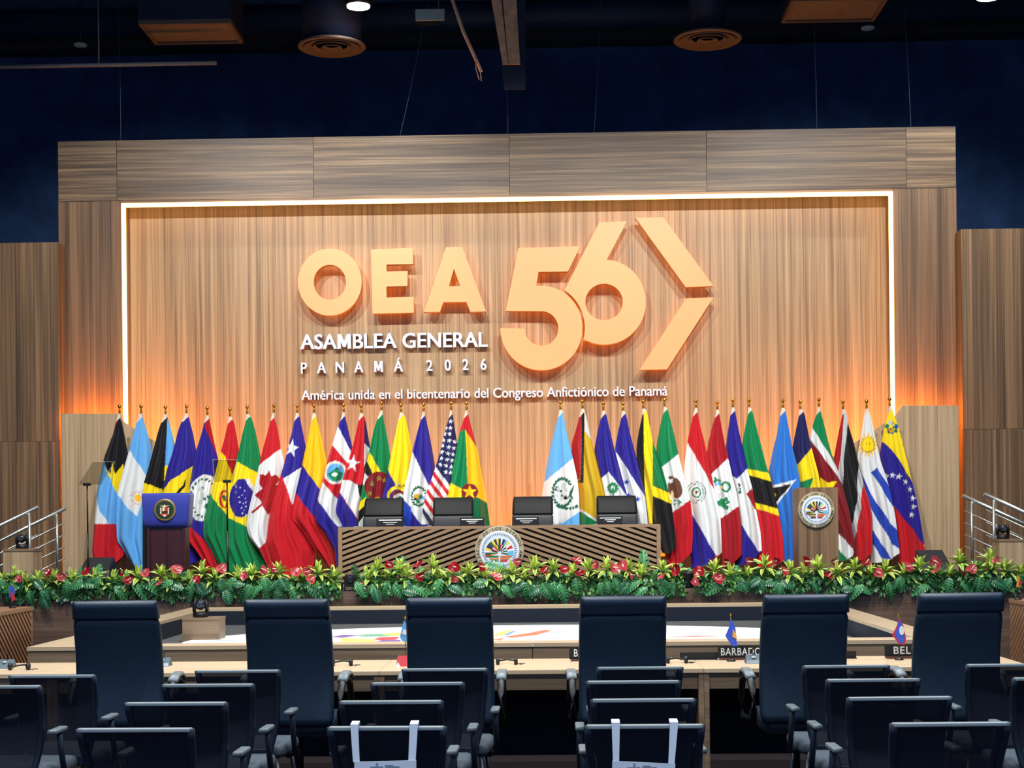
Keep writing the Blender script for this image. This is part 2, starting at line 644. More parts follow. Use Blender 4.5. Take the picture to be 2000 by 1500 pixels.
shapes = [
    ('letter', [arc(212, 338, 138, 0, 350, 47, 145), arc(212, 339, 70, 0, 350, 35, 76)]),
    ('letter', [[(390, 197), (570, 190), (573, 260), (457, 262), (457, 292), (548, 290), (548, 355), (457, 357), (457, 405), (575, 402), (576, 470), (397, 475)]]),
    ('letter', [[(715, 187), (785, 186), (888, 465), (820, 467), (803, 424), (703, 425), (688, 467), (618, 468)], [(749, 280), (727, 357), (776, 355)]]),
    ('digit', [[(1028, 190), (1296, 183), (1243, 292), (1115, 294), (1105, 354)] + arc(1128, 537, 178, 88, -180, 44, 183) + [(1054, 540)] + arc(1128, 539, 73, -180, 90, 34, 75) + [(973, 463)]]),
    ('digit', [[(1378, 80), (1498, 75), (1410, 243)] + arc(1400, 425, 180, 84, -121, 38, 184) + arc(1128, 537, 188, -15, 58, 12, 193) , arc(1399, 424, 81, 0, 350, 35, 79)]),
    ('chevron_arm', [[(1535, 60), (1655, 57), (1872, 355), (1752, 360)]]),
    ('chevron_arm', [[(1755, 408), (1873, 404), (1672, 715), (1552, 718)]]),
]
sgn_o = W(*c3(900, 500), YT)
sign = thing('wall_sign', 'large warm glowing raised OEA 56 lettering with an angular arrow on the backdrop', 'sign', sgn_o)
for nm, spl in shapes:
    w = []
    for s in spl:
        q = [W(*c3(x, y), YT) for x, y in s]
        w.append([(p.x - sgn_o.x, p.z - sgn_o.z) for p in q])
    me = curve_mesh(w, .06)
    me.materials.append(FACE)
    me.materials.append(EDGE)
    me.materials.append(HALO)
    for p in me.polygons:
        p.material_index = 0 if p.normal.y < -.7 else (2 if p.normal.y > .7 else 1)
    link(nm, me, sign)


def fatten(v, fs, d):
    """bolder stroke: the glyph joined with slightly shifted copies of itself"""
    if not d:
        return v, fs
    V, Fs = [], []
    for i, (ox, oz, oy) in enumerate(((-d, -d * .4, 0), (d, -d * .4, .001), (-d, d * .4, .002), (d, d * .4, .003), (0, 0, .004))):
        V.append(v + np.array([ox, -oy, oz]))
        Fs += [tuple(k + i * len(v) for k in f) for f in fs]
    return np.concatenate(V), Fs


def text_line(name, s, x0p, x1p, ybl, ybr, cap, Y, m, label, depth=.02, bold=.012, spacing=1.0, fat=0.0):
    p0, p1 = W(x0p, ybl, Y), W(x1p, ybr, Y)
    base = (p0.z + p1.z) / 2
    h = W(x0p, ybl - cap, Y).z - W(x0p, ybl, Y).z
    gl, bb = glyphs(s, depth, bold, spacing)
    capv, _ = text_mesh('H', .01, bold)
    cz0, cz1 = capv[:, 2].min(), capv[:, 2].max()
    sz = h / (cz1 - cz0)
    sx = (p1.x - p0.x) / (bb[1] - bb[0])
    t = thing(name, label, 'sign', ((p0.x + p1.x) / 2, Y, base))
    for v, fs in gl:
        v, fs = fatten(v, fs, fat)
        vv = np.stack([(v[:, 0] - bb[0]) * sx + p0.x - t.location.x, v[:, 1], (v[:, 2] - cz0) * sz], 1)
        me = bpy.data.meshes.new('letter')
        me.from_pydata(vv.tolist(), [], fs)
        me.materials.append(m)
        link('letter', me, t)
    return t


YTX = YI - .07
text_line('wall_lettering', 'ASAMBLEA GENERAL', 588, 952, 684, 676, 28, YTX, WHITE_L, 'pale raised capitals reading ASAMBLEA GENERAL on the backdrop', .04, .003, fat=.022)
text_line('wall_lettering', 'América unida en el bicentenario del Congreso Anfictiónico de Panamá', 590, 1303, 785, 769, 18.5, YTX, WHITE_L,
          'pale raised sentence in small letters above the flags on the backdrop', .04, .003, 1.0, fat=.014)
cent = [99, 175, 255, 336, 422, 508, 643, 722, 799, 877]
t = thing('wall_lettering', 'pale widely spaced raised letters reading PANAMÁ 2026 on the backdrop', 'sign', W(770, 726, YTX))
for ch, c in zip('PANAMÁ2026', cent):
    px = 550 + c / 2.2222
    p = W(px, 730 - (px - 594) * 0.021, YTX)
    q = W(px, 709 - (px - 594) * 0.021, YTX)
    v, fs = fatten(*(big_m(text_mesh(ch, .04, .003)[0], .04) if ch == 'M' else text_mesh(ch, .04, .003)), .022)
    hv, _ = text_mesh('H', .01, .003)
    sz = (q.z - p.z) / (hv[:, 2].max() - hv[:, 2].min())
    mid = (v[:, 0].min() + v[:, 0].max()) / 2
    vv = np.stack([(v[:, 0] - mid) * sz * .82 + p.x - t.location.x, v[:, 1] * 1, (v[:, 2] - hv[:, 2].min()) * sz + p.z - t.location.z], 1)
    me = bpy.data.meshes.new('letter')
    me.from_pydata(vv.tolist(), [], fs)
    me.materials.append(WHITE_L)
    link('letter', me, t)

# ---------------------------------------------------------------- things under the ceiling
LAMPM = mat('lamp_diffuser', (255, 255, 255), 0.4, emit=(240, 248, 255), strength=30.0)


def pendant_lamp(px, py, Y, r, label):
    p = W(px, py, Y)
    t = thing('ceiling_lamp', label, 'lamp', p)
    MB().lathe([(r * .9, 0), (r, .03), (r, .16), (r * .55, .26), (.04, .3)], 20).build('housing', DARKMET, t)
    MB().lathe([(r * .82, -.012), (r * .82, .0)], 20).build('diffuser', LAMPM, t)
    MB().tube([(0, 0, .28), (0, 0, CZ - p.z)], .014, 6).build('rod', DARKMET, t)
    ld = bpy.data.lights.new('lamp_beam', 'SPOT')
    ld.energy = 350
    ld.color = (.92, .97, 1)
    ld.spot_size = math.radians(140)
    ld.spot_blend = .7
    ld.shadow_soft_size = .12
    lo = bpy.data.objects.new('lamp_beam', ld)
    C.objects.link(lo)
    lo.parent = t
    lo.location = (0, 0, -.05)
    return t


pendant_lamp(700, 12, 20.8, .19, 'bright round pendant lamp beside the square duct opening')
pendant_lamp(1930, -6, 20.8, .19, 'bright round pendant lamp above the steps near the plain wooden lectern')


def round_diffuser(px, py, wpx, dpx, Y, lab):
    p = W(px, py, Y)
    r = wpx / 2 * Y / F
    t = thing('air_diffuser', lab, 'air diffuser', p)
    MB().lathe([(r * .8, .06), (r * .99, .02), (r, 0), (r * .93, -.02), (r * .86, .03)], 28).build('outer_ring', GRILLE, t)
    for k, q in enumerate((.72, .48, .22)):
        MB().lathe([(r * q, .04), (r * (q + .1), -.01), (r * (q + .1), -.025), (r * (q - .02), .02)], 28).build('cone_ring', GRILLE, t)
    rd = dpx / 2 * Y / F
    MB().lathe([(rd, .05), (rd, CZ - p.z)], 24).build('drop_duct', DUCT, t)


round_diffuser(648, 92, 133, 118, 21.6, 'round brown ceiling air diffuser under a dark drop duct, near the bright pendant lamp')
round_diffuser(1382, 78, 133, 72, 21.6, 'round brown ceiling air diffuser on a slim duct, near the rectangular grille box')


def grille_box(x0, x1, yb, Y, dep, lab, tw):
    a, b = W(x0, yb, Y), W(x1, yb, Y)
    t = thing('duct_box', lab, 'air duct', ((a.x + b.x) / 2, Y, a.z))
    w = (b.x - a.x) / 2
    zt = CZ - a.z
    MB().box(-w, w, 0, dep, .06, zt).build('duct_body', DUCT, t)
    # flange and louvred mouth below
    fr = MB()
    fr.box(-w, w, 0, .05, 0, .06).box(-w, w, dep - .05, dep, 0, .06).box(-w, -w + .05, .05, dep - .05, 0, .06).box(w - .05, w, .05, dep - .05, 0, .06)
    fr.build('flange', GRILLE, t)
    for k in range(7):
        y = .08 + (dep - .16) * k / 6
        MB().add([(-w + .05, y, .05), (w - .05, y, .05), (w - .05, y + .07, .01), (-w + .05, y + .07, .01)], [(0, 1, 2, 3)]).build('louvre', GRILLE, t)
    return t


grille_box(270, 450, 48, 21.2, .92, 'dark square duct with a brown louvred mouth over the lectern end of the stage', 1)
grille_box(1546, 1735, 2, 21.2, .95, 'brown framed rectangular grille box near the slim round diffuser', 1)

p = W(0, 118, 21.6)
q = W(423, 123, 21.6)
t = thing('ceiling_pipe', 'thin grey horizontal pipe hung below the ceiling', 'pipe', ((p.x + q.x) / 2 - 1.5, 21.6, q.z))
MB().tube([(p.x - 3 - t.location.x, 0, .0), (q.x - t.location.x, 0, 0)], .03, 8).build('pipe_run', mat('grey_paint', (92, 98, 108), .5), t)
for hx in (W(193, 120, 21.6).x, p.x - 2):
    MB().tube([(hx - t.location.x, 0, 0), (hx - t.location.x, 0, CZ - q.z)], .012, 6).build('hanger', mat('grey_paint'), t)
WOODB = mat('raw_timber', (196, 146, 116), .7, noise=.3, nscale=8)
a, b = W(872, -40, 21.0), W(940, 140, 21.0)
t = thing('hanging_pole', 'slanted brown pole with loose cords hanging from ceiling', 'pole', b)
MB().tube([(0, 0, 0), tuple(W(905, 62, 21.0) - b), tuple((a - b) * (CZ - b.z) / (a.z - b.z))], .025, 7).build('pole_shaft', mat('tan_pole', (190, 158, 138), .6), t)
MB().tube([tuple(W(930, 110, 20.95) - b), tuple(W(929, 132, 20.95) - b), tuple(W(936, 156, 20.95) - b)], .007, 5).build('cord', mat('tan_pole'), t)
MB().tube([tuple(W(938, 134, 20.9) - b), tuple(W(940, 158, 20.9) - b)], .007, 5).build('cord', mat('tan_pole'), t)
a = W(995, 172, 21.4)
t = thing('ceiling_beam', 'dark vertical drop beam with raw brown timber boards', 'beam', (W(1005, 172, 21.4).x, 21.4, a.z))
for (xt0, xt1, xb0, xb1, yb, m) in ((958, 978, 982, 992, 125, WOODB), (981, 1008, 993, 1016, 125, WOODB), (1008, 1026, 1012, 1026, 172, DUCT), (962, 1006, 985, 1012, 172, DUCT)):
    tl, tr, bl, br = W(xt0, -10, 21.4), W(xt1, -10, 21.4), W(xb0, yb, 21.4), W(xb1, yb, 21.4)
    f = (CZ - bl.z) / (tl.z - bl.z)
    oo = t.location
    dd = 0 if m is WOODB else .05
    MB().prism_xz([(bl.x - oo.x, bl.z - oo.z), (br.x - oo.x, br.z - oo.z), (br.x - oo.x + (tr.x - br.x) * f, CZ - oo.z), (bl.x - oo.x + (tl.x - bl.x) * f, CZ - oo.z)], dd, dd + .045).build('board', m, t)
for px, py, lab in ((157, 88, 'small pale round ceiling sensor above the thin pipe'), (1695, 55, 'small pale round ceiling sensor beside the rectangular grille box')):
    p = W(px, py, 22.6)
    t = thing('ceiling_sensor', lab, 'sensor', p)
    MB().lathe([(.05, -.03), (.095, -.015), (.1, .01), (.06, .03)], 18).build('sensor_cap', mat('pale_grey_plastic', (168, 172, 178), .5), t)
    MB().tube([(0, 0, .02), (0, 0, CZ - p.z)], .01, 6).build('rod', DARKMET, t)
p = W(840, 40, 21.2)
t = thing('ceiling_bracket', 'small pale reflective square plate hung beside the slanted pole', 'bracket', p)
MB().box(-.2, .2, -.02, .02, 0, .15).build('plate', mat('pale_plate', (150, 162, 160), .35, metal=.3), t)
MB().box(-.17, .1, .02, .2, -.01, .02).build('shelf', DARKMET, t)
MB().tube([(.12, 0, .1), (.12, 0, CZ - p.z)], .01, 6).build('rod', DARKMET, t)
WIRE = mat('steel_wire', (70, 84, 104), .5)
for (xa, ya, xb, yb) in ((232, 80, 236, 274), (815, 105, 781, 268), (989, 170, 992, 266), (1166, 140, 1160, 262), (1590, 75, 1595, 254), (1769, 75, 1779, 250)):
    a, b = W(xa, ya, 22.4), W(xb, yb, 22.26)
    b.z = 7.3
    f = (CZ - b.z) / (a.z - b.z)
    lab = 'thin steel wire from ceiling to backdrop top ' + {232: 'below the square duct', 815: 'slanting above the OEA letters', 989: 'next to the timber beam', 1166: 'above the large 56', 1590: 'below the rectangular grille box', 1769: 'at the end panel seam past the arrow'}[xa]
    tag(MB().tube([(0, 0, 0), tuple((a - b) * .5 + Vector((.01, 0, 0))), tuple((a - b) * f)], .006, 5).build('hanging_wire', WIRE, None, b), lab, 'wire', 'wires holding the backdrop')
# cross runs of dark duct under the ceiling
for i, (py, Y, r) in enumerate(((30, 23.4, .22),)):
    z = Z(py, Y)
    t = thing('air_duct', 'long dark round duct running across under the ceiling', 'air duct', (-.5, Y, z))
    MB().lathe([(r, -12.5), (r, 12.5)], 18, axis='X').build('duct_run', DUCT, t)
    for hx in (-9, -4, 1, 6, 10):
        MB().box(hx - .02, hx + .02, -.01, .01, r, CZ - z).build('hanger', DARKMET, t)
for (p, tg) in zip(STAGE_LAMPS, STAGE_AIM):
    t = thing('stage_floodlight', 'dark stage floodlight can hung under the ceiling', 'lamp', (p[0], p[1], p[2]), group='stage floodlights')
    d = (Vector(tg) - Vector(p)).normalized()
    MB().tube([tuple(-d * .45), tuple(-d * .12)], .16, 16).build('can', DARKMET, t)
    MB().tube([tuple(-d * .3), (0, -d.y * .3, CZ - p[2])], .02, 6).build('bracket', DARKMET, t)
for p in HALL_LAMPS:
    t = thing('hall_downlight', 'dark round downlight hung over the audience seating', 'lamp', p, group='downlights over the audience')
    MB().lathe([(.2, .05), (.22, .06), (.22, .2), (.08, .3)], 18).build('housing', DARKMET, t)
    MB().tube([(0, 0, .28), (0, 0, CZ - p[2])], .015, 6).build('rod', DARKMET, t)

# ================================================================ flags behind the head table
GOLD = mat('polished_gold', (214, 160, 62), 0.22, metal=0.9)
POLEM = mat('flag_pole_gold', (176, 142, 84), 0.35, metal=0.5)


def flag_cloth_material():
    m = bpy.data.materials.new('satin_flag_cloth')
    m.use_nodes = True
    b = m.node_tree.nodes['Principled BSDF']
    a = m.node_tree.nodes.new('ShaderNodeAttribute')
    a.attribute_name = 'dye'
    m.node_tree.links.new(a.outputs['Color'], b.inputs['Base Color'])
    b.inputs['Roughness'].default_value = 0.5
    b.inputs['Specular IOR Level'].default_value = 0.3
    b.inputs['Sheen Weight'].default_value = 0.1
    return m


CLOTH = flag_cloth_material()
COL = dict(K=(16, 17, 22), W=(226, 230, 232), R=(196, 22, 36), r=(166, 16, 30), Y=(248, 220, 24), y=(250, 190, 16), B=(38, 28, 140), b=(18, 18, 78),
           N=(24, 26, 84), L=(98, 172, 236), l=(120, 190, 244), G=(0, 128, 74), g=(0, 98, 58), O=(214, 106, 40), S=(44, 118, 208), D=(196, 160, 20),
           M=(128, 16, 30), P=(198, 204, 206), T=(104, 60, 44), E=(24, 96, 70), C=(238, 216, 170), V=(30, 66, 178))


def inside(poly, x, y):
    res = np.zeros(x.shape, bool)
    n = len(poly)
    j = n - 1
    for i in range(n):
        xi, yi = poly[i]
        xj, yj = poly[j]
        if yi != yj:
            c = ((yi > y) != (yj > y)) & (x < (xj - xi) * (y - yi) / (yj - yi) + xi)
            res ^= c
        j = i
    return res


def ring(cx, cy, rx, ry, w, n=36):
    a = [(cx + rx * math.cos(t), cy + ry * math.sin(t)) for t in np.linspace(0, 2 * math.pi, n)]
    b = [(cx + (rx - w) * math.cos(t), cy + (ry - w) * math.sin(t)) for t in np.linspace(2 * math.pi, 0, n)]
    return a + b


def blobs(seed, cx, cy, rx, ry, n, r, cols):
    rr = random.Random(seed)
    out = []
    for i in range(n):
        a, k = rr.random() * 6.28, rr.random() ** .5
        out.append((cols[i % len(cols)], ell(cx + rx * k * math.cos(a), cy + ry * k * math.sin(a), r * (.6 + .8 * rr.random()), r * (.6 + .8 * rr.random()), 8, rr.random() * 90)))
    return out


def wreath(cx, cy, rx, ry, col, n=16, a0=0, a1=360, r=12):
    out = []
    for i in range(n):
        a = math.radians(a0 + (a1 - a0) * i / n)
        out.append((col, ell(cx + rx * math.cos(a), cy + ry * math.sin(a), r, r * .55, 8, math.degrees(a) + 50)))
    return out


CA, CB, CC, CD, CE, CF = 150, 400, 680, 1030, 1330, 1540
FL = []


def flag(c0, fin, L, R, base, reg, label):
    FL.append((c0, fin, L, R, base, reg, label))


flag(CA, (348, 100), [(330, 185), (300, 330), (235, 510), (180, 800), (165, 1000), (150, 1290), (190, 1425)],
     [(355, 185), (390, 380), (412, 520), (430, 700), (430, 900), (425, 1150), (405, 1300)], 'K',
     [('r', [(325, 170), (348, 200), (318, 270), (295, 350)]),
      ('L', [(235, 540), (340, 800), (450, 830), (450, 1055), (140, 1055), (140, 700)]),
      ('Y', [(245, 595), (290, 655), (297, 550), (330, 650), (378, 566), (380, 650), (430, 640), (375, 730), (342, 805)]),
      ('W', [(150, 830), (185, 840), (215, 960), (290, 1055), (140, 1055)]), ('R', [(100, 1055), (500, 1055), (500, 1500), (100, 1500)])],
     'flag in black, sky blue, white and red with a jagged yellow rising sun')
flag(CA, (524, 100), [(505, 180), (440, 450), (380, 680), (345, 830), (340, 1000), (345, 1190), (400, 1280), (490, 1440)],
     [(530, 180), (575, 330), (610, 500), (640, 700), (640, 900), (620, 1150), (600, 1440)], 'L',
     [('W', [(437, 455), (590, 690), (565, 800), (505, 1000), (345, 815)])] +
     [('O', [(510 + 34 * math.cos(a - .07), 845 + 42 * math.sin(a - .07)), (510 + 62 * math.cos(a), 845 + 72 * math.sin(a)), (510 + 34 * math.cos(a + .07), 845 + 42 * math.sin(a + .07))]) for a in np.linspace(0, 6.28, 19)] +
     [('y', ell(512, 845, 26, 32))],
     'sky blue flag with one diagonal white band and small golden sun')
flag(CA, (722, 105), [(705, 190), (670, 300), (640, 430), (600, 600), (565, 730), (560, 800), (560, 1440)],
     [(735, 190), (770, 320), (795, 430), (790, 520), (780, 640), (770, 900), (760, 1440)], 'K',
     [('L', [(738, 180), (800, 420), (800, 560), (745, 600), (722, 590), (732, 400)]), ('Y', [(720, 585), (800, 570), (800, 700), (715, 700)]),
      ('Y', [(550, 728), (600, 732), (705, 775), (700, 900), (550, 900)])],
     'black flag with a narrow sky blue fold and yellow lower band behind the blue lectern')
flag(CA, (893, 100), [(868, 195), (830, 300), (790, 480), (750, 600), (720, 760), (705, 900), (700, 1440)],
     [(910, 195), (940, 320), (968, 480), (965, 600), (950, 760), (940, 1100), (1012, 1340)], 'B',
     [('Y', [(952, 575), (860, 650), (790, 695), (700, 815), (700, 1000), (945, 1000), (970, 600)]), ('K', [(897, 675), (880, 740), (822, 805), (850, 815), (892, 750)])],
     'royal blue flag with yellow panel and a black trident above the blue lectern')
flag(CA, (1062, 115), [(1045, 205), (1020, 320), (975, 470), (950, 600), (925, 760), (918, 900), (920, 1040), (890, 1110), (905, 1170), (1000, 1300), (1080, 1440)],
     [(1075, 200), (1100, 330), (1130, 470), (1150, 560), (1140, 700), (1120, 860), (1090, 1000), (1110, 1120), (1140, 1250), (1170, 1340), (1190, 1410)], 'B',
     [('r', [(1070, 190), (1042, 265), (1110, 420), (1150, 540), (1150, 440), (1090, 200)]), ('W', ell(1046, 845, 128, 190, 30, 8))] +
     wreath(1046, 845, 100, 152, 'E', 22, r=15) + blobs(3, 1045, 850, 55, 85, 16, 14, 'PEPGP') +
     [('R', [(880, 1055), (935, 1062), (1050, 1190), (1195, 1400), (1080, 1460), (990, 1310), (880, 1180)])],
     'blue flag with red edges and a large white disc ringed by leaves')
flag(CB, (205, 125), [(190, 240), (160, 380), (135, 470), (100, 620), (60, 790), (35, 900), (5, 1050), (5, 1150), (60, 1250), (150, 1440)],
     [(232, 215), (255, 350), (275, 470), (265, 600), (250, 700), (235, 800), (225, 900), (220, 1100), (250, 1250), (300, 1440)], 'R',
     [('Y', [(130, 460), (172, 505), (245, 700), (240, 800), (215, 1000), (170, 970), (40, 800)]),
      ('G', [(-10, 780), (50, 800), (175, 965), (230, 1020), (320, 1450), (100, 1450), (-20, 1200)])] + [('R', ring(170, 855, 34, 75, 16))] + blobs(5, 172, 860, 22, 50, 9, 12, 'OTyE'),
     'red, yellow and green flag with a small wreathed crest beside the slim teleprompter pole')
flag(CB, (345, 105), [(340, 210), (310, 330), (280, 480), (250, 610), (215, 740), (200, 900), (200, 1200), (240, 1300), (290, 1440)],
     [(378, 190), (405, 300), (430, 420), (450, 550), (450, 650), (440, 800), (420, 1000), (440, 1200), (500, 1400)], 'G',
     [('Y', [(270, 548), (430, 642), (460, 680), (440, 900), (355, 1078), (195, 1000), (200, 760)]), ('B', ell(312, 845, 97, 158, 34, 4)),
      ('W', [(330, 688), (368, 686), (420, 800), (410, 815)])] +
     [('W', star(x, y, 9, 10)) for x, y in ((270, 760), (268, 800), (300, 760), (335, 785), (290, 840), (340, 850), (325, 890), (350, 880), (310, 925), (330, 945), (300, 880), (345, 915), (315, 970), (350, 985), (262, 745), (312, 820))],
     'green flag with a yellow diamond and starry dark blue globe')
flag(CB, (562, 95), [(540, 200), (515, 310), (480, 440), (445, 590), (430, 680), (405, 790), (370, 950), (355, 1080), (380, 1170), (450, 1260), (520, 1410)],
     [(565, 180), (590, 290), (615, 440), (645, 570), (645, 660), (620, 790), (600, 900), (580, 1000), (560, 1150), (570, 1280), (600, 1420)], 'R',
     [('W', [(440, 590), (615, 443), (660, 560), (640, 700), (560, 900), (540, 990), (508, 1210), (445, 1258), (340, 1090), (390, 790)]),
      ('r', [(530, 618), (510, 660), (462, 652), (460, 735), (482, 768), (424, 822), (470, 870), (474, 888), (398, 960), (408, 972), (482, 905), (530, 985), (575, 880), (610, 735), (582, 738), (612, 690), (585, 655), (548, 670)])],
     'red flag with a white panel and a big red maple leaf')
flag(CB, (752, 95), [(735, 200), (715, 300), (690, 400), (655, 560), (630, 650), (590, 790), (560, 880), (530, 1050), (515, 1200), (560, 1340), (630, 1490)],
     [(770, 185), (795, 310), (820, 440), (830, 560), (820, 650), (800, 760), (780, 900), (780, 1020), (840, 1150), (895, 1260), (870, 1440)], 'B',
     [('W', [(648, 690), (805, 585), (790, 720), (725, 905)]), ('R', [(600, 630), (628, 655), (650, 690), (725, 903), (900, 900), (920, 1480), (600, 1520), (480, 1200), (560, 880)]),
      ('W', star(712, 440, 78, 12, k=.42, sx=.72))],
     'blue flag over a white patch and broad red cloth, with one white star')
flag(CB, (890, 95), [(875, 190), (850, 330), (820, 470), (800, 580), (780, 680), (755, 780), (730, 900), (720, 1010), (800, 1110), (890, 1260), (1040, 1440)],
     [(908, 185), (940, 330), (965, 450), (995, 590), (1000, 690), (985, 780), (960, 900), (950, 1020), (1000, 1130), (1055, 1260), (1062, 1440)], 'y',
     [('B', [(790, 570), (802, 582), (950, 785), (1010, 800), (960, 1100), (905, 1010), (750, 805), (740, 760)]), ('R', [(740, 795), (752, 808), (905, 1010), (1000, 1130), (1080, 1290), (1080, 1460), (1000, 1460), (700, 1050)])],
     'golden yellow, blue and red banded flag at the end of the head table')
flag(CB, (1130, 90), [(1115, 190), (1085, 270), (1045, 410), (1010, 530), (975, 690), (940, 810), (910, 960), (910, 1040), (980, 1120), (1060, 1260), (1080, 1440)],
     [(1140, 180), (1165, 290), (1195, 420), (1215, 500), (1210, 620), (1180, 720), (1150, 860), (1150, 1000), (1150, 1100), (1150, 1250), (1150, 1440)], 'B',
     [('W', [(1082, 250), (1192, 470), (1230, 500), (1170, 580), (1036, 410)]), ('R', [(1042, 412), (1170, 570), (1230, 590), (1090, 868), (966, 712)]),
      ('W', [(966, 712), (1092, 862), (1170, 1000), (1135, 1080), (1085, 1075), (925, 850)]), ('W', ell(1070, 640, 88, 95)), ('L', ell(1070, 640, 68, 75)), ('G', [(1010, 650), (1070, 610), (1130, 640), (1110, 700), (1050, 715)]),
      ('C', ring(1070, 640, 78, 84, 8)), ('W', ell(1065, 655, 26, 16)), ('E', ell(1085, 610, 20, 12))],
     'blue, white and red striped flag with a large oval white crest')
flag(CB, (1273, 95), [(1255, 205), (1235, 310), (1210, 420), (1165, 580), (1130, 700), (1100, 820), (1075, 960), (1130, 1060), (1140, 1440)],
     [(1300, 185), (1320, 300), (1345, 460), (1350, 560), (1340, 680), (1320, 800), (1290, 900), (1270, 1060), (1250, 1440)], 'R',
     [('N', [(1300, 190), (1360, 460), (1300, 405)]), ('P', [(1300, 400), (1340, 440), (1340, 520), (1300, 610)]), ('K', [(1335, 470), (1370, 560), (1310, 700), (1300, 600)]),
      ('W', [(1130, 697), (1195, 705), (1250, 742), (1275, 850), (1252, 1015), (1112, 800)]), ('B', [(1090, 800), (1112, 808), (1255, 1025), (1260, 1450), (1060, 1450), (1060, 980)]),
      ('K', [(1248, 742), (1300, 730), (1280, 850), (1262, 820)]), ('W', star(1210, 565, 76, 8, k=.38, sx=.8))],
     'red flag with a single white star above white and blue bands')
flag(CC, (272, 75), [(250, 175), (215, 280), (185, 430), (160, 540), (130, 720), (110, 870), (95, 960), (95, 1060), (100, 1440)],
     [(280, 170), (305, 300), (330, 440), (345, 560), (350, 700), (340, 860), (320, 960), (310, 1060), (300, 1440)], 'G',
     [('Y', [(180, 470), (268, 632), (205, 648), (160, 545)]), ('K', [(155, 540), (205, 648), (180, 700), (140, 720)]), ('W', [(140, 640), (185, 690), (150, 760), (120, 720)]),
      ('Y', [(150, 838), (155, 900), (90, 970), (105, 880)]), ('K', [(150, 900), (150, 990), (90, 1060), (90, 960)]), ('W', [(150, 975), (150, 1080), (90, 1080), (100, 1040)]),
      ('M', ell(255, 752, 115, 120))] + [('D', star(x, y, 26)) for x, y in ((255, 685), (205, 730), (185, 805), (245, 850), (300, 700))] + [('G', star(x, y, 15)) for x, y in ((255, 685), (205, 730), (185, 805), (245, 850))],
     'green flag with yellow stripe and a dark red disc of small stars')
flag(CC, (430, 90), [(415, 190), (385, 330), (350, 500), (325, 630), (300, 760), (275, 860), (270, 1440)], [(465, 180), (490, 310), (515, 440), (520, 560), (510, 720), (495, 860), (480, 1440)], 'Y',
     [('B', [(310, 600), (328, 618), (398, 752), (400, 1450), (250, 1450), (260, 850)]), ('Y', ell(400, 830, 75, 82)), ('B', ell(405, 840, 62, 66)), ('M', ell(415, 835, 55, 52)), ('W', ell(420, 850, 42, 42)), ('E', ell(428, 862, 30, 30))] + blobs(9, 440, 740, 30, 22, 6, 12, 'TCD'),
     'bright yellow flag with blue lower fold and a curved coloured crest')
flag(CC, (615, 85), [(598, 190), (570, 290), (530, 450), (505, 590), (475, 720), (450, 860), (452, 1440)], [(625, 170), (655, 300), (680, 440), (705, 590), (710, 720), (700, 860), (650, 1440)], 'B',
     [('W', [(522, 460), (660, 748), (720, 800), (700, 1060), (602, 1062), (445, 850), (460, 700)]), ('V', [(440, 845), (520, 920), (510, 1100), (440, 1100)])] +
     wreath(580, 832, 56, 74, 'g', 18, r=16) + blobs(11, 580, 832, 32, 45, 12, 13, 'EDGLK'),
     'deep blue and white flag with a green wreath emblem')
us = [('R' if k % 2 else 'W', [(560, 560 + 52 * k - 209), (900, 560 + 52 * k + 250 - 0), (900, 560 + 52 * (k + 1) + 250), (560, 560 + 52 * (k + 1) - 209)]) for k in range(1, 9)]
us = []
for k in range(9):
    y0 = 590 + 52 * k
    us.append(('W' if k % 2 == 0 else 'R', [(580, y0 - 182), (900, y0 + 250), (900, y0 + 302), (580, y0 - 130)]))
flag(CC, (837, 75), [(825, 180), (795, 280), (770, 390), (740, 510), (715, 590), (680, 700), (640, 800), (620, 900), (605, 960), (680, 1060), (690, 1440)],
     [(850, 165), (870, 300), (890, 420), (900, 540), (890, 690), (870, 800), (850, 870), (830, 930), (800, 1000), (780, 1080), (760, 1440)], 'N',
     us + [('W', star(x, y, 21, 5, k=.42)) for x, y in ((835, 222), (832, 275), (795, 275), (828, 325), (787, 325), (822, 378), (778, 375), (868, 388), (818, 432), (773, 420), (862, 440), (812, 483), (766, 472), (855, 490), (806, 533), (762, 523), (848, 540), (800, 583), (757, 575), (842, 592), (797, 635), (836, 640))],
     'navy flag covered in white stars above red and white stripes')
flag(CC, (963, 75), [(945, 190), (920, 270), (895, 380), (870, 520), (840, 660), (815, 750), (800, 860), (800, 1440)],
     [(972, 145), (1000, 260), (1030, 370), (1055, 470), (1080, 620), (1100, 730), (1130, 900), (1155, 1100), (1155, 1440)], 'G',
     [('R', [(980, 130), (920, 240), (890, 330), (945, 283), (1045, 420), (1060, 420), (1000, 200)]), ('y', [(952, 288), (1050, 440), (1110, 700), (1150, 920), (1045, 838), (975, 742), (966, 500)]),
      ('Y', [(800, 700), (825, 715), (925, 770), (935, 1450), (780, 1450)]), ('M', ell(990, 795, 68, 68)), ('Y', star(990, 795, 62, 0, k=.4)), ('g', [(1045, 835), (1170, 905), (1180, 1450), (1010, 1450), (1010, 860)])],
     'green and yellow flag with red top and a starred red disc')

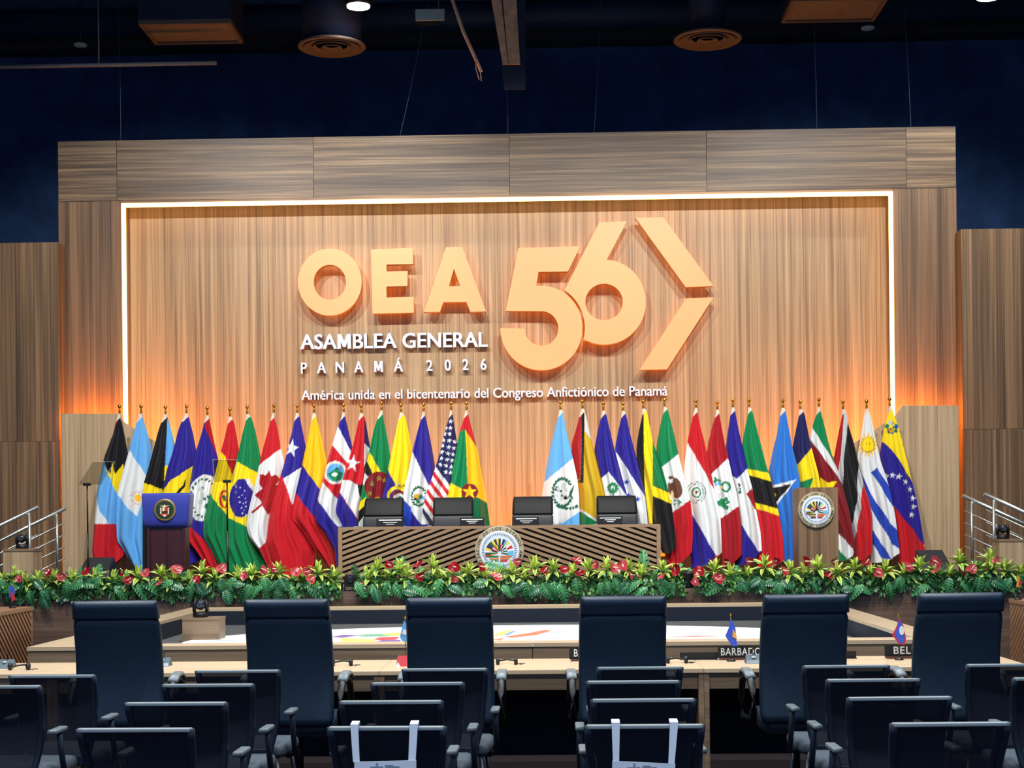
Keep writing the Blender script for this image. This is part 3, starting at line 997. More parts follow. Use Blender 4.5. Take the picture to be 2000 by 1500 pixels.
flag(CD, (268, 70), [(255, 165), (225, 280), (190, 420), (155, 590), (135, 720), (115, 850), (112, 1440)], [(290, 140), (315, 290), (345, 410), (375, 540), (405, 680), (420, 820), (428, 1440)], 'L',
     [('W', [(100, 745), (372, 522), (450, 800), (450, 940), (280, 1052), (80, 1100)])] + wreath(285, 800, 78, 112, 'E', 20, 20, 340, r=19) + blobs(13, 280, 795, 55, 70, 18, 14, 'PEPKP') + wreath(325, 900, 85, 30, 'E', 9, 20, 180, r=16) +
     [('E', [(345, 790), (375, 740), (380, 745), (360, 820), (330, 850)])],
     'sky blue and white flag with a large green leafy wreath')
flag(CD, (448, 60), [(425, 180), (395, 290), (360, 400), (360, 560), (380, 690), (400, 800), (410, 1440)], [(470, 145), (505, 300), (540, 450), (580, 620), (625, 790), (640, 900), (610, 1440)], 'D',
     [('r', [(440, 140), (440, 400), (430, 690), (340, 700), (340, 380)]), ('K', [(440, 130), (464, 160), (456, 722), (410, 716), (432, 690), (441, 400)]), ('P', [(464, 140), (560, 420), (520, 370), (466, 300)]),
      ('W', [(400, 930), (435, 935), (600, 1045), (600, 1075), (400, 960)]), ('G', [(400, 955), (436, 955), (575, 1048), (570, 1450), (390, 1450)])],
     'golden flag with narrow dark red and black fold')
flag(CD, (618, 75), [(600, 190), (570, 310), (545, 450), (555, 600), (575, 700), (590, 800), (600, 1440)], [(640, 160), (670, 290), (700, 420), (730, 530), (770, 680), (820, 860), (840, 1440)], 'B',
     [('W', [(540, 740), (660, 632), (830, 860), (830, 1100), (560, 1100)])] + wreath(692, 765, 30, 32, 'G', 10, r=20) + [('G', [(685, 760), (700, 760), (704, 860), (690, 860)]), ('R', ell(670, 842, 28, 10)), ('N', ell(640, 850, 20, 12))],
     'blue flag with a white lozenge and small green palm')
flag(CD, (777, 78), [(765, 190), (740, 300), (715, 430), (720, 560), (750, 700), (800, 860), (860, 1060), (860, 1440)], [(800, 155), (830, 300), (860, 420), (900, 570), (935, 720), (960, 840), (980, 1000), (985, 1440)], 'B',
     [('W', [(700, 450), (735, 488), (955, 840), (1010, 1450), (850, 1450), (700, 700)])] + [('V', star(x, y, 28, 8)) for x, y in ((805, 715), (820, 825), (893, 855))],
     'blue and white flag with small blue stars')
flag(CD, (943, 60), [(935, 180), (910, 290), (890, 420), (890, 520), (910, 640), (935, 760), (960, 900), (990, 1050), (1095, 1290)], [(970, 135), (995, 270), (1020, 390), (1060, 510), (1100, 640), (1140, 780), (1165, 890), (1190, 1080), (1200, 1240)], 'K',
     [('Y', [(945, 130), (978, 130), (1018, 330), (1015, 1055), (985, 1050), (955, 770), (945, 500)]), ('G', [(1018, 380), (1075, 520), (1160, 800), (1018, 742)]), ('Y', [(975, 728), (1145, 803), (1180, 900), (985, 815)])],
     'black, green and bright yellow cross banded flag')
flag(CD, (1115, 45), [(1105, 160), (1075, 290), (1050, 430), (1060, 570), (1085, 700), (1110, 830), (1140, 960), (1160, 1100), (1120, 1290), (1150, 1405)],
     [(1145, 130), (1175, 260), (1205, 390), (1228, 500), (1262, 640), (1300, 780), (1322, 880), (1337, 1030), (1337, 1150), (1330, 1280)], 'G',
     [('W', [(1040, 640), (1085, 600), (1225, 488), (1350, 850), (1316, 862), (1170, 968), (1080, 900)]), ('T', ell(1198, 765, 56, 86, 20, -10)), ('C', ell(1175, 820, 12, 34)), ('W', ell(1165, 700, 16, 26)), ('T', ell(1165, 680, 20, 14))] + wreath(1195, 880, 42, 14, 'G', 8, r=12) +
     [('R', [(1100, 1010), (1170, 966), (1318, 864), (1360, 900), (1350, 1300), (1150, 1430), (1080, 1300)])],
     'green, white and red flag with a brown eagle emblem')
flag(CE, (122, 55), [(100, 170), (75, 290), (50, 410), (35, 540), (25, 650), (30, 820), (55, 980), (70, 1200), (95, 1425)], [(135, 150), (160, 280), (190, 390), (220, 540), (250, 700), (285, 860), (315, 1000), (322, 1150), (326, 1285)], 'R',
     [('W', [(30, 360), (53, 393), (245, 740), (320, 870), (360, 1290), (272, 1312), (85, 970), (10, 660)]), ('B', [(0, 800), (85, 968), (275, 1312), (200, 1400), (90, 1450), (30, 1200)]),
      ('E', ring(120, 800, 76, 89, 5)), ('E', ring(120, 800, 58, 70, 4)), ('G', ring(122, 800, 38, 44, 12)), ('T', star(122, 798, 20))],
     'red, white and blue flag with round ringed seal')
flag(CE, (296, 70), [(280, 180), (250, 290), (220, 420), (210, 520), (225, 640), (250, 800), (270, 920), (290, 1020), (320, 1200), (330, 1405)], [(310, 155), (330, 280), (355, 420), (382, 530), (412, 680), (445, 800), (462, 900), (480, 1050), (490, 1180), (492, 1290)], 'r',
     [('W', [(200, 690), (245, 650), (376, 522), (480, 890), (462, 910), (310, 1018), (240, 1050)]), ('G', ring(358, 755, 42, 46, 18)), ('P', ell(318, 825, 26, 28))] + blobs(17, 300, 740, 22, 45, 8, 13, 'LPCG') + blobs(18, 345, 890, 55, 40, 14, 16, 'G') + blobs(19, 285, 700, 18, 18, 5, 12, 'G'),
     'red flag with white panel and green wreath beside a small shield')
flag(CE, (422, 50), [(405, 160), (385, 300), (368, 420), (370, 560), (400, 680), (430, 800), (440, 950), (460, 1060), (440, 1400)], [(438, 130), (460, 260), (485, 380), (520, 530), (540, 640), (575, 770), (602, 930), (638, 1120), (648, 1272)], 'B',
     [('W', [(380, 640), (450, 690), (540, 598), (580, 760), (605, 930), (680, 1270), (617, 1278), (440, 1000), (390, 800)]), ('r', [(518, 812), (572, 768), (620, 930), (598, 940)])] + blobs(21, 462, 770, 18, 40, 8, 12, 'KTEP') +
     [('B', [(420, 960), (478, 1050), (617, 1278), (550, 1420), (400, 1420)])],
     'blue and white flag with a small red corner and dark crest')
flag(CE, (555, 50), [(545, 170), (520, 300), (500, 420), (510, 550), (530, 660), (555, 800), (580, 930), (615, 1150), (620, 1440)], [(578, 135), (610, 270), (640, 390), (680, 560), (718, 690), (750, 830), (784, 980), (812, 1150), (825, 1340)], 'G',
     [('Y', [(500, 600), (540, 608), (740, 650), (740, 720), (555, 662), (500, 650)]), ('K', [(500, 645), (555, 660), (740, 718), (800, 960), (600, 887), (540, 870)]), ('Y', [(540, 865), (600, 884), (800, 940), (800, 1000), (610, 935), (550, 920)]),
      ('R', [(540, 915), (612, 933), (800, 995), (860, 1450), (560, 1450)])],
     'green, black and red flag crossed by two yellow stripes')
flag(CE, (828, 55), [(808, 170), (790, 300), (750, 470), (715, 650), (718, 720), (750, 900), (790, 1050), (825, 1365)], [(848, 130), (870, 260), (900, 430), (935, 570), (965, 720), (970, 900), (965, 1100), (962, 1310)], 'S',
     [('W', [(700, 755), (930, 693), (768, 915), (735, 860)]), ('K', [(710, 770), (888, 733), (766, 888), (735, 850)]), ('D', ell(760, 820, 10, 16))],
     'plain blue flag with a white edged black arrowhead')
flag(CE, (970, 65), [(960, 190), (930, 330), (910, 450), (920, 580), (930, 680), (945, 800), (960, 1440)], [(1000, 150), (1030, 300), (1055, 430), (1085, 550), (1112, 650), (1130, 800), (1140, 1440)], 'N',
     [('Y', [(880, 640), (945, 575), (1060, 433), (1160, 600), (1160, 1450), (900, 1450)]), ('G', [(900, 725), (975, 713), (1062, 683), (1040, 760), (900, 770)]), ],
     'navy and yellow flag with green point behind the wooden lectern')
flag(CF, (247, 45), [(235, 150), (205, 240), (190, 300), (180, 390), (190, 560), (215, 700), (240, 900), (380, 1150), (398, 1350)], [(255, 120), (285, 240), (315, 370), (352, 510), (402, 650), (442, 790), (482, 950), (518, 1190), (518, 1290)], 'G',
     [('W', [(160, 230), (195, 272), (395, 615), (430, 700), (405, 712), (182, 370)]), ('M', [(150, 330), (182, 378), (407, 703), (460, 800), (560, 1290), (515, 1282), (395, 1140), (100, 900)]),
      ('Y', [(255, 678), (302, 722), (382, 708), (350, 760), (345, 800), (250, 780)]), ('W', [(380, 1125), (400, 1140), (520, 1282), (460, 1345), (390, 1265)]), ('G', [(380, 1255), (398, 1265), (458, 1345), (400, 1380)])],
     'green, white and dark red flag beside the wooden lectern')
flag(CF, (443, 65), [(440, 170), (415, 300), (390, 440), (375, 530), (385, 680), (410, 850), (470, 1060), (510, 1200), (532, 1350)], [(470, 150), (485, 260), (520, 380), (548, 510), (570, 600), (605, 750), (645, 870), (668, 1000), (670, 1275)], 'K',
     [('r', [(430, 150), (450, 160), (430, 450), (405, 690), (350, 600)]), ('P', [(450, 140), (480, 140), (478, 240), (442, 560), (436, 785), (400, 680), (425, 450)]),
      ('P', [(556, 585), (592, 715), (565, 950), (526, 1190), (495, 1110), (540, 880)]), ('R', [(592, 715), (700, 870), (700, 1300), (535, 1370), (524, 1185), (565, 950)])],
     'black flag edged with white stripes and dark red')
sunr = [('y', [(645 + 52 * math.cos(a - .17), 415 + 58 * math.sin(a - .17)), (645 + 84 * math.cos(a), 415 + 108 * math.sin(a)), (645 + 52 * math.cos(a + .17), 415 + 58 * math.sin(a + .17))]) for a in np.linspace(0, 6.28, 17)]
flag(CF, (634, 60), [(620, 160), (600, 320), (575, 450), (560, 590), (570, 690), (600, 820), (640, 1000), (670, 1370)], [(655, 140), (680, 250), (710, 400), (745, 560), (778, 660), (815, 800), (850, 1000), (882, 1290)], 'W',
     sunr + [('D', ell(643, 415, 55, 62)), ('Y', ell(641, 412, 48, 55)), ('D', ell(630, 405, 6, 8)), ('D', ell(655, 405, 6, 8)), ('V', [(663, 638), (708, 596), (800, 742), (880, 930), (838, 925)]),
             ('V', [(540, 600), (592, 650), (660, 812), (800, 1040), (920, 1160), (930, 1290), (820, 1215), (666, 942)]), ('V', [(600, 1050), (676, 1108), (760, 1245), (812, 1345), (745, 1335), (674, 1212), (600, 1150)])],
     'white flag with blue stripes and a large yellow sun face')
flag(CF, (823, 40), [(815, 150), (785, 270), (765, 390), (750, 490), (770, 640), (810, 820), (835, 960), (865, 1150), (890, 1375)], [(845, 140), (885, 260), (920, 400), (960, 570), (987, 700), (1022, 850), (1048, 1000), (1078, 1200), (1088, 1305)], 'Y',
     [('B', [(740, 370), (767, 385), (832, 450), (978, 685), (1050, 850), (1120, 1240), (1072, 1222), (858, 930), (700, 640)]), ('R', [(800, 870), (858, 926), (1074, 1222), (1120, 1320), (900, 1420), (830, 1100)])] +
     [('W', star(x, y, 27, 10, k=.42)) for x, y in ((790, 668), (838, 660), (885, 672), (935, 715), (972, 775), (993, 848), (998, 915), (978, 980))] + blobs(23, 838, 275, 40, 48, 18, 14, 'GOPVDE'),
     'yellow, blue and red flag with an arc of white stars, beside the black floor monitor')

YF = 21.12


def cloth_mesh(idx, c0, fin, L, R, base, reg, slope):
    NU, NV = 56, 170
    fx = fin[0]
    L = [(p[0] + 0.0, p[1]) for p in L]

    def resample(P):
        P = np.array(P, float)
        seg = np.r_[0, np.cumsum(np.hypot(np.diff(P[:, 0]), np.diff(P[:, 1])))]
        t = seg / seg[-1]
        # smooth the traced edge a little
        q = np.linspace(0, 1, NV + 1)
        x, y = np.interp(q, t, P[:, 0]), np.interp(q, t, P[:, 1])
        ker = np.ones(9) / 9
        xp = np.convolve(np.pad(x, 4, 'edge'), ker, 'valid')
        xp[:3], xp[-3:] = x[:3], x[-3:]
        return xp, y
    # start both edges at the sleeve just under the finial
    L = [(fx - 7, fin[1] + 58)] + L
    R = [(fx + 10, fin[1] + 58)] + R
    lx, ly = resample(L)
    rx, ry = resample(R)
    u = np.linspace(0, 1, NU + 1)[None, :]
    px = lx[:, None] * (1 - u) + rx[:, None] * u
    py = ly[:, None] * (1 - u) + ry[:, None] * u
    rng = np.random.RandomState(idx + 40)
    t = np.linspace(0, 1, NV + 1)[:, None]
    # lower hem sags a little between the corners
    py = py + 26 * np.sin(np.pi * u) * np.clip((t - .8) / .2, 0, 1) ** 2
    col = np.empty(px.shape + (3,))
    col[:] = lin(COL[base])
    for k, poly in reg:
        col[inside(poly, px, py)] = lin(COL[k])
    top = fin[1] + 95
    sl = (py < top + 28 - (px - fx + 20) * 1.1) & (py < top + 30)
    col[sl] = lin((224, 216, 200))
    # folds: pleats that fan out from the sleeve, and a rounded body
    n1, n2 = 2.0 + rng.rand() * 1.2, 4.5 + rng.rand() * 2
    ph = rng.rand(4) * 6.28
    uu = u + .05 * np.sin(3 * t + ph[0])
    fold = (.030 * np.sin(2 * np.pi * n1 * uu + ph[1] + .8 * t) + 0.006 * np.sin(2 * np.pi * n2 * uu + ph[2] - 1.1 * t)) * np.clip(t * 2.2, .12, 1)
    fold += .006 * np.sin(9 * t + 7 * u + ph[3]) * t
    body = -.016 - .075 * np.sin(np.pi * u) * np.clip(t * 1.6, .18, 1)
    Pw = np.empty(px.shape + (3,))
    P0 = np.array([W(c0 + x / 4.16667, 770 + y / 4.16667, YF) for x, y in zip(px.ravel(), py.ravel())]).reshape(px.shape + (3,)) if False else None
    qx, qy = c0 + px / 4.16667, 770 + py / 4.16667
    uu_, vv_ = (qx - 1000) / F, -(qy - VY) / F
    c, s = math.cos(TH), math.sin(TH)
    a, b = uu_ * c + vv_ * s, -uu_ * s + vv_ * c
    dx = math.cos(PSI) * a - math.sin(PSI)
    dy = math.sin(PSI) * a + math.cos(PSI)
    Pw[..., 0], Pw[..., 1], Pw[..., 2] = dx * YF / dy, YF, H + b * YF / dy
    fp = W(c0 + fx / 4.16667, 770 + fin[1] / 4.16667, YF)
    dxw = Pw[..., 0] - fp.x
    front = fold + body + slope * dxw
    Pf = Pw.copy()
    Pf[..., 1] += front
    Pf[..., 2] = np.maximum(Pf[..., 2], SZ + .012)
    Pb = Pw.copy()
    Pb[..., 1] += np.maximum(slope * dxw + .022 + .04 * np.sin(np.pi * u) * np.clip(t * 1.6, .18, 1) - .35 * fold, front + .006)
    Pb[..., 2] = np.maximum(Pb[..., 2], SZ + .012)
    org = np.array([fp.x, YF, SZ])
    # coarser back side
    su = np.arange(0, NU + 1, 4)
    sv = np.arange(0, NV + 1, 5)
    nf = (NU + 1) * (NV + 1)
    bi = np.ix_(sv, su)
    V = np.concatenate([Pf.reshape(-1, 3), Pb[bi].reshape(-1, 3)]) - org
    CC_ = np.concatenate([col.reshape(-1, 3), col[bi].reshape(-1, 3)])
    ids = np.arange(nf).reshape(NV + 1, NU + 1)
    q1 = np.stack([ids[1:, :-1], ids[1:, 1:], ids[:-1, 1:], ids[:-1, :-1]], -1).reshape(-1, 4)
    jb = nf + np.arange(len(sv) * len(su)).reshape(len(sv), len(su))
    q2 = np.stack([jb[:-1, :-1], jb[:-1, 1:], jb[1:, 1:], jb[1:, :-1]], -1).reshape(-1, 4)
    faces = np.concatenate([q1, q2])
    me = bpy.data.meshes.new('cloth')
    me.vertices.add(len(V))
    me.vertices.foreach_set('co', V.ravel())
    me.loops.add(faces.size)
    me.loops.foreach_set('vertex_index', faces.ravel())
    me.polygons.add(len(faces))
    me.polygons.foreach_set('loop_start', np.arange(0, faces.size, 4))
    me.polygons.foreach_set('use_smooth', np.ones(len(faces), bool))
    at = me.color_attributes.new('dye', 'FLOAT_COLOR', 'POINT')
    at.data.foreach_set('color', np.c_[CC_, np.ones(len(CC_))].ravel())
    me.update(calc_edges=True)
    me.validate()
    me.materials.append(CLOTH)
    return me, fp


fin_me = MB().lathe([(.009, -.10), (.016, -.09), (.020, -.075), (.012, -.062), (.018, -.05), (.018, -.042), (.009, -.034), (.009, -.028), (.021, -.018), (.027, -.004), (.027, .008), (.020, .022), (.008, .029), (0, .031)], 14).mesh('finial', GOLD)
base_me = MB().lathe([(.115, 0), (.12, .012), (.11, .03), (.06, .045), (.03, .08), (.016, .09)], 20).mesh('base', GOLD)
for i, (c0, fin, L, R, base, reg, label) in enumerate(FL):
    me, fp = cloth_mesh(i, c0, fin, L, R, base, reg, .36 if i < 17 else -.36)
    t = thing('flag', label, 'flag', (fp.x, YF, SZ), group='flags in a row behind the head table')
    link('cloth', me, t)
    h = fp.z - SZ
    MB().tube([(0, .004, .05), (0, .004, h - .09)], .012, 8).build('pole', POLEM, t)
    link('finial', fin_me, t, (0, .0, h))
    link('base', base_me, t)

# ================================================================ furniture on the stage
LEATHER = mat('black_leather', (13, 15, 19), 0.55, spec=0.25, noise=0.1, nscale=40)
LEATHER_N = mat('navy_black_leather', (24, 42, 60), 0.42, noise=0.1, nscale=40)
LEATHER2 = mat('charcoal_shell', (40, 43, 48), 0.55)
KHAKI = mat('khaki_seal_ring', (176, 164, 136), 0.5)
PALEBLUE = mat('pale_blue_seal', (214, 226, 244), 0.5)
GREENK = mat('dark_seal_ink', (52, 62, 48), 0.6)
PAL = {k: mat('enamel_' + k, v, 0.5) for k, v in dict(a=(200, 40, 44), b=(240, 214, 70), c=(40, 44, 90), d=(30, 110, 70), e=(90, 190, 226), f=(236, 236, 240), g=(220, 110, 40), h=(60, 50, 60), i=(206, 150, 60)).items()}
SEAL_TEXT = 'ORGANIZACION DE LOS ESTADOS AMERICANOS '
GL = {}


def glyph(ch):
    if ch not in GL:
        v, f = text_mesh(ch, .004, .012)
        v = v.copy()
        v[:, 0] -= (v[:, 0].min() + v[:, 0].max()) / 2
        GL[ch] = (v, f)
    return GL[ch]


def seal(parent, x, y, z, R, ring_mat=None, letters=True):
    """round emblem facing the hall (-y): ring of lettering, ticks and a fan of little flags"""
    s = MB().lathe([(R, 0), (R, .02), (R * .97, .026), (0, .026)], 48, axis='Y', smooth=False).build('seal', ring_mat or KHAKI, parent, (x, y, z))
    MB().lathe([(R * .80, .026), (R * .80, .030), (0, .030)], 44, axis='Y', smooth=False).build('seal_border', PAL['f'], s)
    MB().lathe([(R * .77, .030), (R * .77, .033), (0, .033)], 44, axis='Y', smooth=False).build('seal_field', PALEBLUE, s)
    if letters:
        h = R * .13
        n = len(SEAL_TEXT)
        mb = MB()
        for i, ch in enumerate(SEAL_TEXT):
            if ch == ' ':
                continue
            v, f = glyph(ch)
            a = math.radians(90 + 180 - 12 - 360 * (i + .5) / n)
            k = h / .73
            ca, sa = math.cos(a - math.pi / 2), math.sin(a - math.pi / 2)
            P = []
            for q in v:
                lx, lz = q[0] * k, q[2] * k + R * .825
                P.append((lx * ca - lz * sa, -.028 + q[1] * .3, lx * sa + lz * ca))
            mb.add(P, f)
        mb.build('seal_lettering', GREENK, s)['kind'] = 'stuff'
    mb = MB()
    for i in range(56):
        a = 2 * math.pi * i / 56
        c_, s_ = math.cos(a), math.sin(a)
        w = R * .012
        r0, r1 = R * .62, R * .71
        P = [(r0 * c_ - w * s_, -.036, r0 * s_ + w * c_), (r0 * c_ + w * s_, -.036, r0 * s_ - w * c_), (r1 * c_ + w * s_, -.036, r1 * s_ - w * c_), (r1 * c_ - w * s_, -.036, r1 * s_ + w * c_)]
        mb.add(P, [(0, 1, 2, 3)])
    tk = mb.build('seal_ticks', GREENK, s)
    tk['kind'] = 'stuff'
    cols = 'caebhdfafebhgafcbdaibcadfehgbcaf'
    fan = [(-8, 'd', 'e'), (3, 'f', 'e'), (14, 'd', 'f'), (26, 'f', 'a'), (38, 'c', 'f'), (50, 'f', 'b'), (60, 'h', 'e'), (70, 'f', 'c'), (79, 'a', 'f'), (88, 'a', 'h'), (98, 'd', 'b'), (108, 'b', 'c'),
           (119, 'i', 'b'), (130, 'a', 'd'), (141, 'f', 'h'), (152, 'a', 'c'), (163, 'c', 'b'), (173, 'f', 'f'), (183, 'd', 'd'), (192, 'b', 'a')]
    for a, m1, m2 in fan:
        a = math.radians(a)
        r0, rm, r1, hw = R * .08, R * .34, R * .58, R * .052
        c_, s_ = math.cos(a), math.sin(a)
        oz = -R * .10

        def q(r, w):
            return (r * c_ - w * s_, -.037, r * s_ + w * c_ + oz)
        mb = MB()
        mb.add([q(r0, .004), q(r0, -.004), q(rm, -hw * .7), q(rm, hw * .7)], [(0, 1, 2, 3)], 0)
        mb.add([q(rm, hw * .7), q(rm, -hw * .7), q(r1, -hw), q(r1, hw)], [(0, 1, 2, 3)], 1)
        mb.build('fan_flag', [PAL[m1], PAL[m2]], s)
    for k, (zz, c1, c2) in enumerate(((-.27, 'd', 'g'), (-.36, 'i', 'g'), (-.45, 'h', 'a'))):
        wv = R * (.5 - .09 * k)
        MB().box(-wv, -.01, -.038, -.034, zz * R, (zz + .06) * R).build('fan_flag', PAL[c1], s)
        MB().box(.01, wv, -.038, -.034, zz * R, (zz + .06) * R).build('fan_flag', PAL[c2], s)
    return s


# ---------------------------------------------------------------- head table
YD = 19.3
d0, d1 = X(660, YD), X(1290, YD)
dt = 1.645
dc = X(975, YD)
head = thing('head_table', 'long walnut head table with slanted slats meeting at a round seal', 'table', (dc, YD, SZ))
hl, hr = d0 - dc, d1 - dc
zt = dt - SZ
MB().box(hl, hr, 0, .75, zt - .035, zt).build('table_top', WSLAT, head)
MB().box(hl + .03, hr - .03, .045, .075, 0, zt - .035).build('front_panel', DARKWOOD, head)
for a in (hl, hr - .05):
    MB().box(a, a + .05, 0, .7, 0, zt - .035).build('end_panel', WSLAT, head)
pitch, sw, sl = .0695, .041, .36
for side in (-1, 1):
    x0, x1 = (hl + .052, 0.0) if side < 0 else (0.0, hr - .052)
    z0, z1 = .0, zt - .037
    k0 = -40
    for k in range(-40, 60):
        zb = k * pitch
        # slats rise towards the middle
        f = lambda x: zb + (sl * x if side < 0 else -sl * x)
        poly = [(x0, f(x0)), (x1, f(x1)), (x1, f(x1) + sw), (x0, f(x0) + sw)]
        poly = clip_rect(poly, x0 + .001, x1 - .001, z0, z1)
        if len(poly) >= 3:
            ar = abs(sum(poly[i][0] * poly[(i + 1) % len(poly)][1] - poly[(i + 1) % len(poly)][0] * poly[i][1] for i in range(len(poly)))) / 2
            if ar > 2e-4:
                MB().prism_xz(poly, .0, .045).build('slat', WSLAT, head)
seal(head, 0, -.002, Z(1075, YD, 975) - SZ, 48 * YD / F)

# ---------------------------------------------------------------- high-back chairs (also used at the delegates' tables)


def back_shell(w, z0, z1, th, y_at, wtop=None, r=.04, n=14):
    secs = []
    for i in range(n + 1):
        q = i / n
        z = z0 + (z1 - z0) * q
        e = 1.0
        if q > .9:
            e = math.sqrt(max(0.0, 1 - ((q - .9) / .1) ** 2)) * .35 + .65
        if q < .12:
            e = math.sqrt(max(0.0, 1 - ((.12 - q) / .12) ** 2)) * .35 + .65
        ww = (w + ((wtop or w) - w) * q) / 2 * (1 - (1 - e) * .16)
        t = th / 2 * (.55 + .45 * e)
        secs.append([(x, y + y_at(q), z) for x, y in rrect(ww, t, min(r, t * .95), 4)])
    return secs


def make_chair(w=.5, zs=.50, ztop=1.25, label='', group=None, hr=.10, lm=LEATHER, bm=None):
    t = thing('office_chair', label, 'chair', (0, 0, 0), 0, group)
    yb = -.26
    lean = lambda q: yb - .02 - .10 * q * q + .05 * math.sin(q * math.pi)
    qh = 1 - hr / (ztop - zs)
    MB().loft(back_shell(w, zs - .02, ztop - hr, .075, lambda q: lean(q * qh), w * .985)).build('backrest', bm or lm, t)
    secs = []
    for i in range(13):
        q = i / 12
        prof = 1.0 if q < .45 else math.sqrt(max(0.0, 1 - ((q - .45) / .55) ** 2.2))
        tt = .046 * (.16 + .84 * prof)
        ww_ = w * .985 / 2 * (1 - .02 * q) - .012 * (1 - prof)
        yy = lean(qh + (1 - qh) * q) + .018 * (1 - prof)
        secs.append([(x, y + yy, ztop - hr - .006 + (hr + .006) * q) for x, y in rrect(ww_, tt, tt * .9, 4)])
    MB().loft(secs).build('headrest', lm, t)
    secs = []
    for i, (y, hw_, zc, hh) in enumerate(((-.27, .20, zs - .05, .03), (-.25, .235, zs - .045, .05), (0, .25, zs - .03, .055), (.2, .25, zs - .03, .055), (.26, .235, zs - .045, .05), (.28, .2, zs - .06, .025))):
        secs.append([(x, y, zc + z) for x, z in rrect(hw_, hh, hh * .8, 4)])
    MB().loft(secs).build('seat', lm, t)
    for s in (-1, 1):
        x = s * (w / 2 + .035)
        arm = MB().tube([(x, -.24, zs - .06), (x, -.26, zs + .06), (x, -.24, zs + .17), (x, -.15, zs + .235), (x, .0, zs + .245), (x, .13, zs + .20), (x, .2, zs + .08), (x, .17, zs - .03), (s * .2, .12, zs - .07)], [.02, .02, .022, .024, .024, .022, .02, .02, .016], 8).build('armrest', BLACKM, t)
        pad = [[(x + a, y, z + b) for a, b in rrect(.032, .016, .014, 3)] for y, z in ((-.17, zs + .243), (-.08, zs + .268), (.03, zs + .27), (.12, zs + .238))]
        MB().loft(pad).build('arm_pad', mat('grey_arm_pad', (120, 128, 132), .35), arm)
    MB().tube([(0, 0, .09), (0, 0, zs - .07)], .028, 10).build('gas_lift', DARKMET, t)
    for k in range(5):
        a = 2 * math.pi * k / 5 + .3
        leg = MB().tube([(0, 0, .10), (.17 * math.cos(a), .17 * math.sin(a), .09), (.30 * math.cos(a), .30 * math.sin(a), .07)], [.03, .022, .016], 6).build('base_leg', DARKMET, t)
        MB().lathe([(.02, -.022), (.028, -.018), (.028, .018), (.02, .022)], 10, (.30 * math.cos(a), .30 * math.sin(a), .028), axis='X').build('caster', BLACKM, leg)
    return t


stage_chair = make_chair(.56, .47, 1.13, 'black leather chair seen from the front behind the head table', 'four chairs at the head table', .235, LEATHER, LEATHER2)
# seen from the front: turned round
sx = [(745, 979), (887, 979), (1038, 977), (1208, 976)]
for i, (px, py) in enumerate(sx):
    c = stage_chair if i == 0 else dup(stage_chair)
    c.rotation_euler = (0, 0, math.pi + (-.08, .05, -.06, .06)[i])
    c.location = (X(px, 20.6), 20.38, SZ)
    c['label'] = ['black leather chair behind the head table, below the green flag with the dark red disc', 'black leather chair behind the head table, below the green and yellow flag with red top',
                  'black leather chair behind the head table, beside the sky blue and white wreath flag', 'black leather chair behind the head table, below the small green palm on a flag'][i]

PLATE = mat('black_name_plate', (18, 20, 24), 0.4)
LETW = mat('white_plate_letter', (226, 230, 226), 0.6)
for i, (xa, xb, px) in enumerate(((735, 789, 762), (899, 947, 922), (1003, 1052, 1028), (1169, 1216, 1192))):
    Yp = 19.45
    w = (xb - xa) / 2 * Yp / F
    t = thing('name_plate', 'black tent name plate on the head table in front of the %s chair' % ['first', 'second', 'third', 'fourth'][i], 'name plate', (X(px, Yp), Yp, dt))
    t['label'] = ['black name plate on the head table below the dark red disc of a flag', 'black name plate on the head table before the green and yellow starred flag', 'black name plate on the head table beside the orange lit gap',
                  'black name plate on the head table below the small palm flag'][i]
    MB().prism_xz([(-w, 0), (w, 0), (w, .105), (-w, .105)], -.004, .004).build('plate_face', PLATE, t)
    MB().box(-w * .8, w * .8, -.03, .04, 0, .006).build('plate_foot', mat('plate_foot_wood', (96, 60, 48), .6), t)
    for k, (ww, zz, hh) in enumerate(((.82, .078, .014), (.5, .052, .009), (.3, .03, .007)) if i % 2 == 0 else ((.86, .078, .010), (.45, .056, .008), (.28, .034, .007))):
        MB().box(-w * ww, w * ww, -.0065, -.004, zz, zz + hh).build('print_line', LETW, t)

# ---------------------------------------------------------------- lecterns
YP = 19.0
pxc = X(323, YP)
t = thing('lectern', 'lectern with royal blue draped top and dark red wooden body', 'lectern', (pxc, YP, SZ))
zb = lambda py, px=323: Z(py, YP, px) - SZ
ww = 48 * YP / F
secs = []
for py, k, dy in ((1031, .86, .04), (1025, .90, .012), (1015, .935, .0), (990, .965, .0), (968, 1.0, .0), (963, .985, .02)):
    secs.append([(x, y + .14 + dy * .5, zb(py)) for x, y in rrect(ww * k, .14 - dy * .5, .03, 4)])
MB().loft(secs).build('blue_drape', mat('royal_blue_cloth', (28, 44, 152), .7, noise=.12, nscale=30, sheen=.3), t)
MAR = mat('dark_maroon_wood', (58, 22, 30), .35, noise=.15, nscale=5)
bw = 38 * YP / F
MB().box(-bw, bw, .06, .26, 0, zb(1030)).build('body', MAR, t)
for a in (-bw, bw - .035):
    MB().box(a, a + .035, .03, .06, 0, zb(1032)).build('side_trim', MAR, t)
MB().box(-.006, .006, .05, .06, 0, zb(1034)).build('centre_seam', mat('seam_dark', (30, 10, 16), .5), t)
es = MB().lathe([(.137, 0), (.137, .012), (.128, .016), (0, .016)], 36, axis='Y', smooth=False).build('emblem', mat('antique_gold', (150, 128, 76), .4, metal=.5), t, (-.002, -.002, zb(996)))
MB().lathe([(.112, .016), (.112, .019), (0, .019)], 36, axis='Y', smooth=False).build('emblem_field', mat('deep_green_enamel', (34, 52, 38), .4), es)
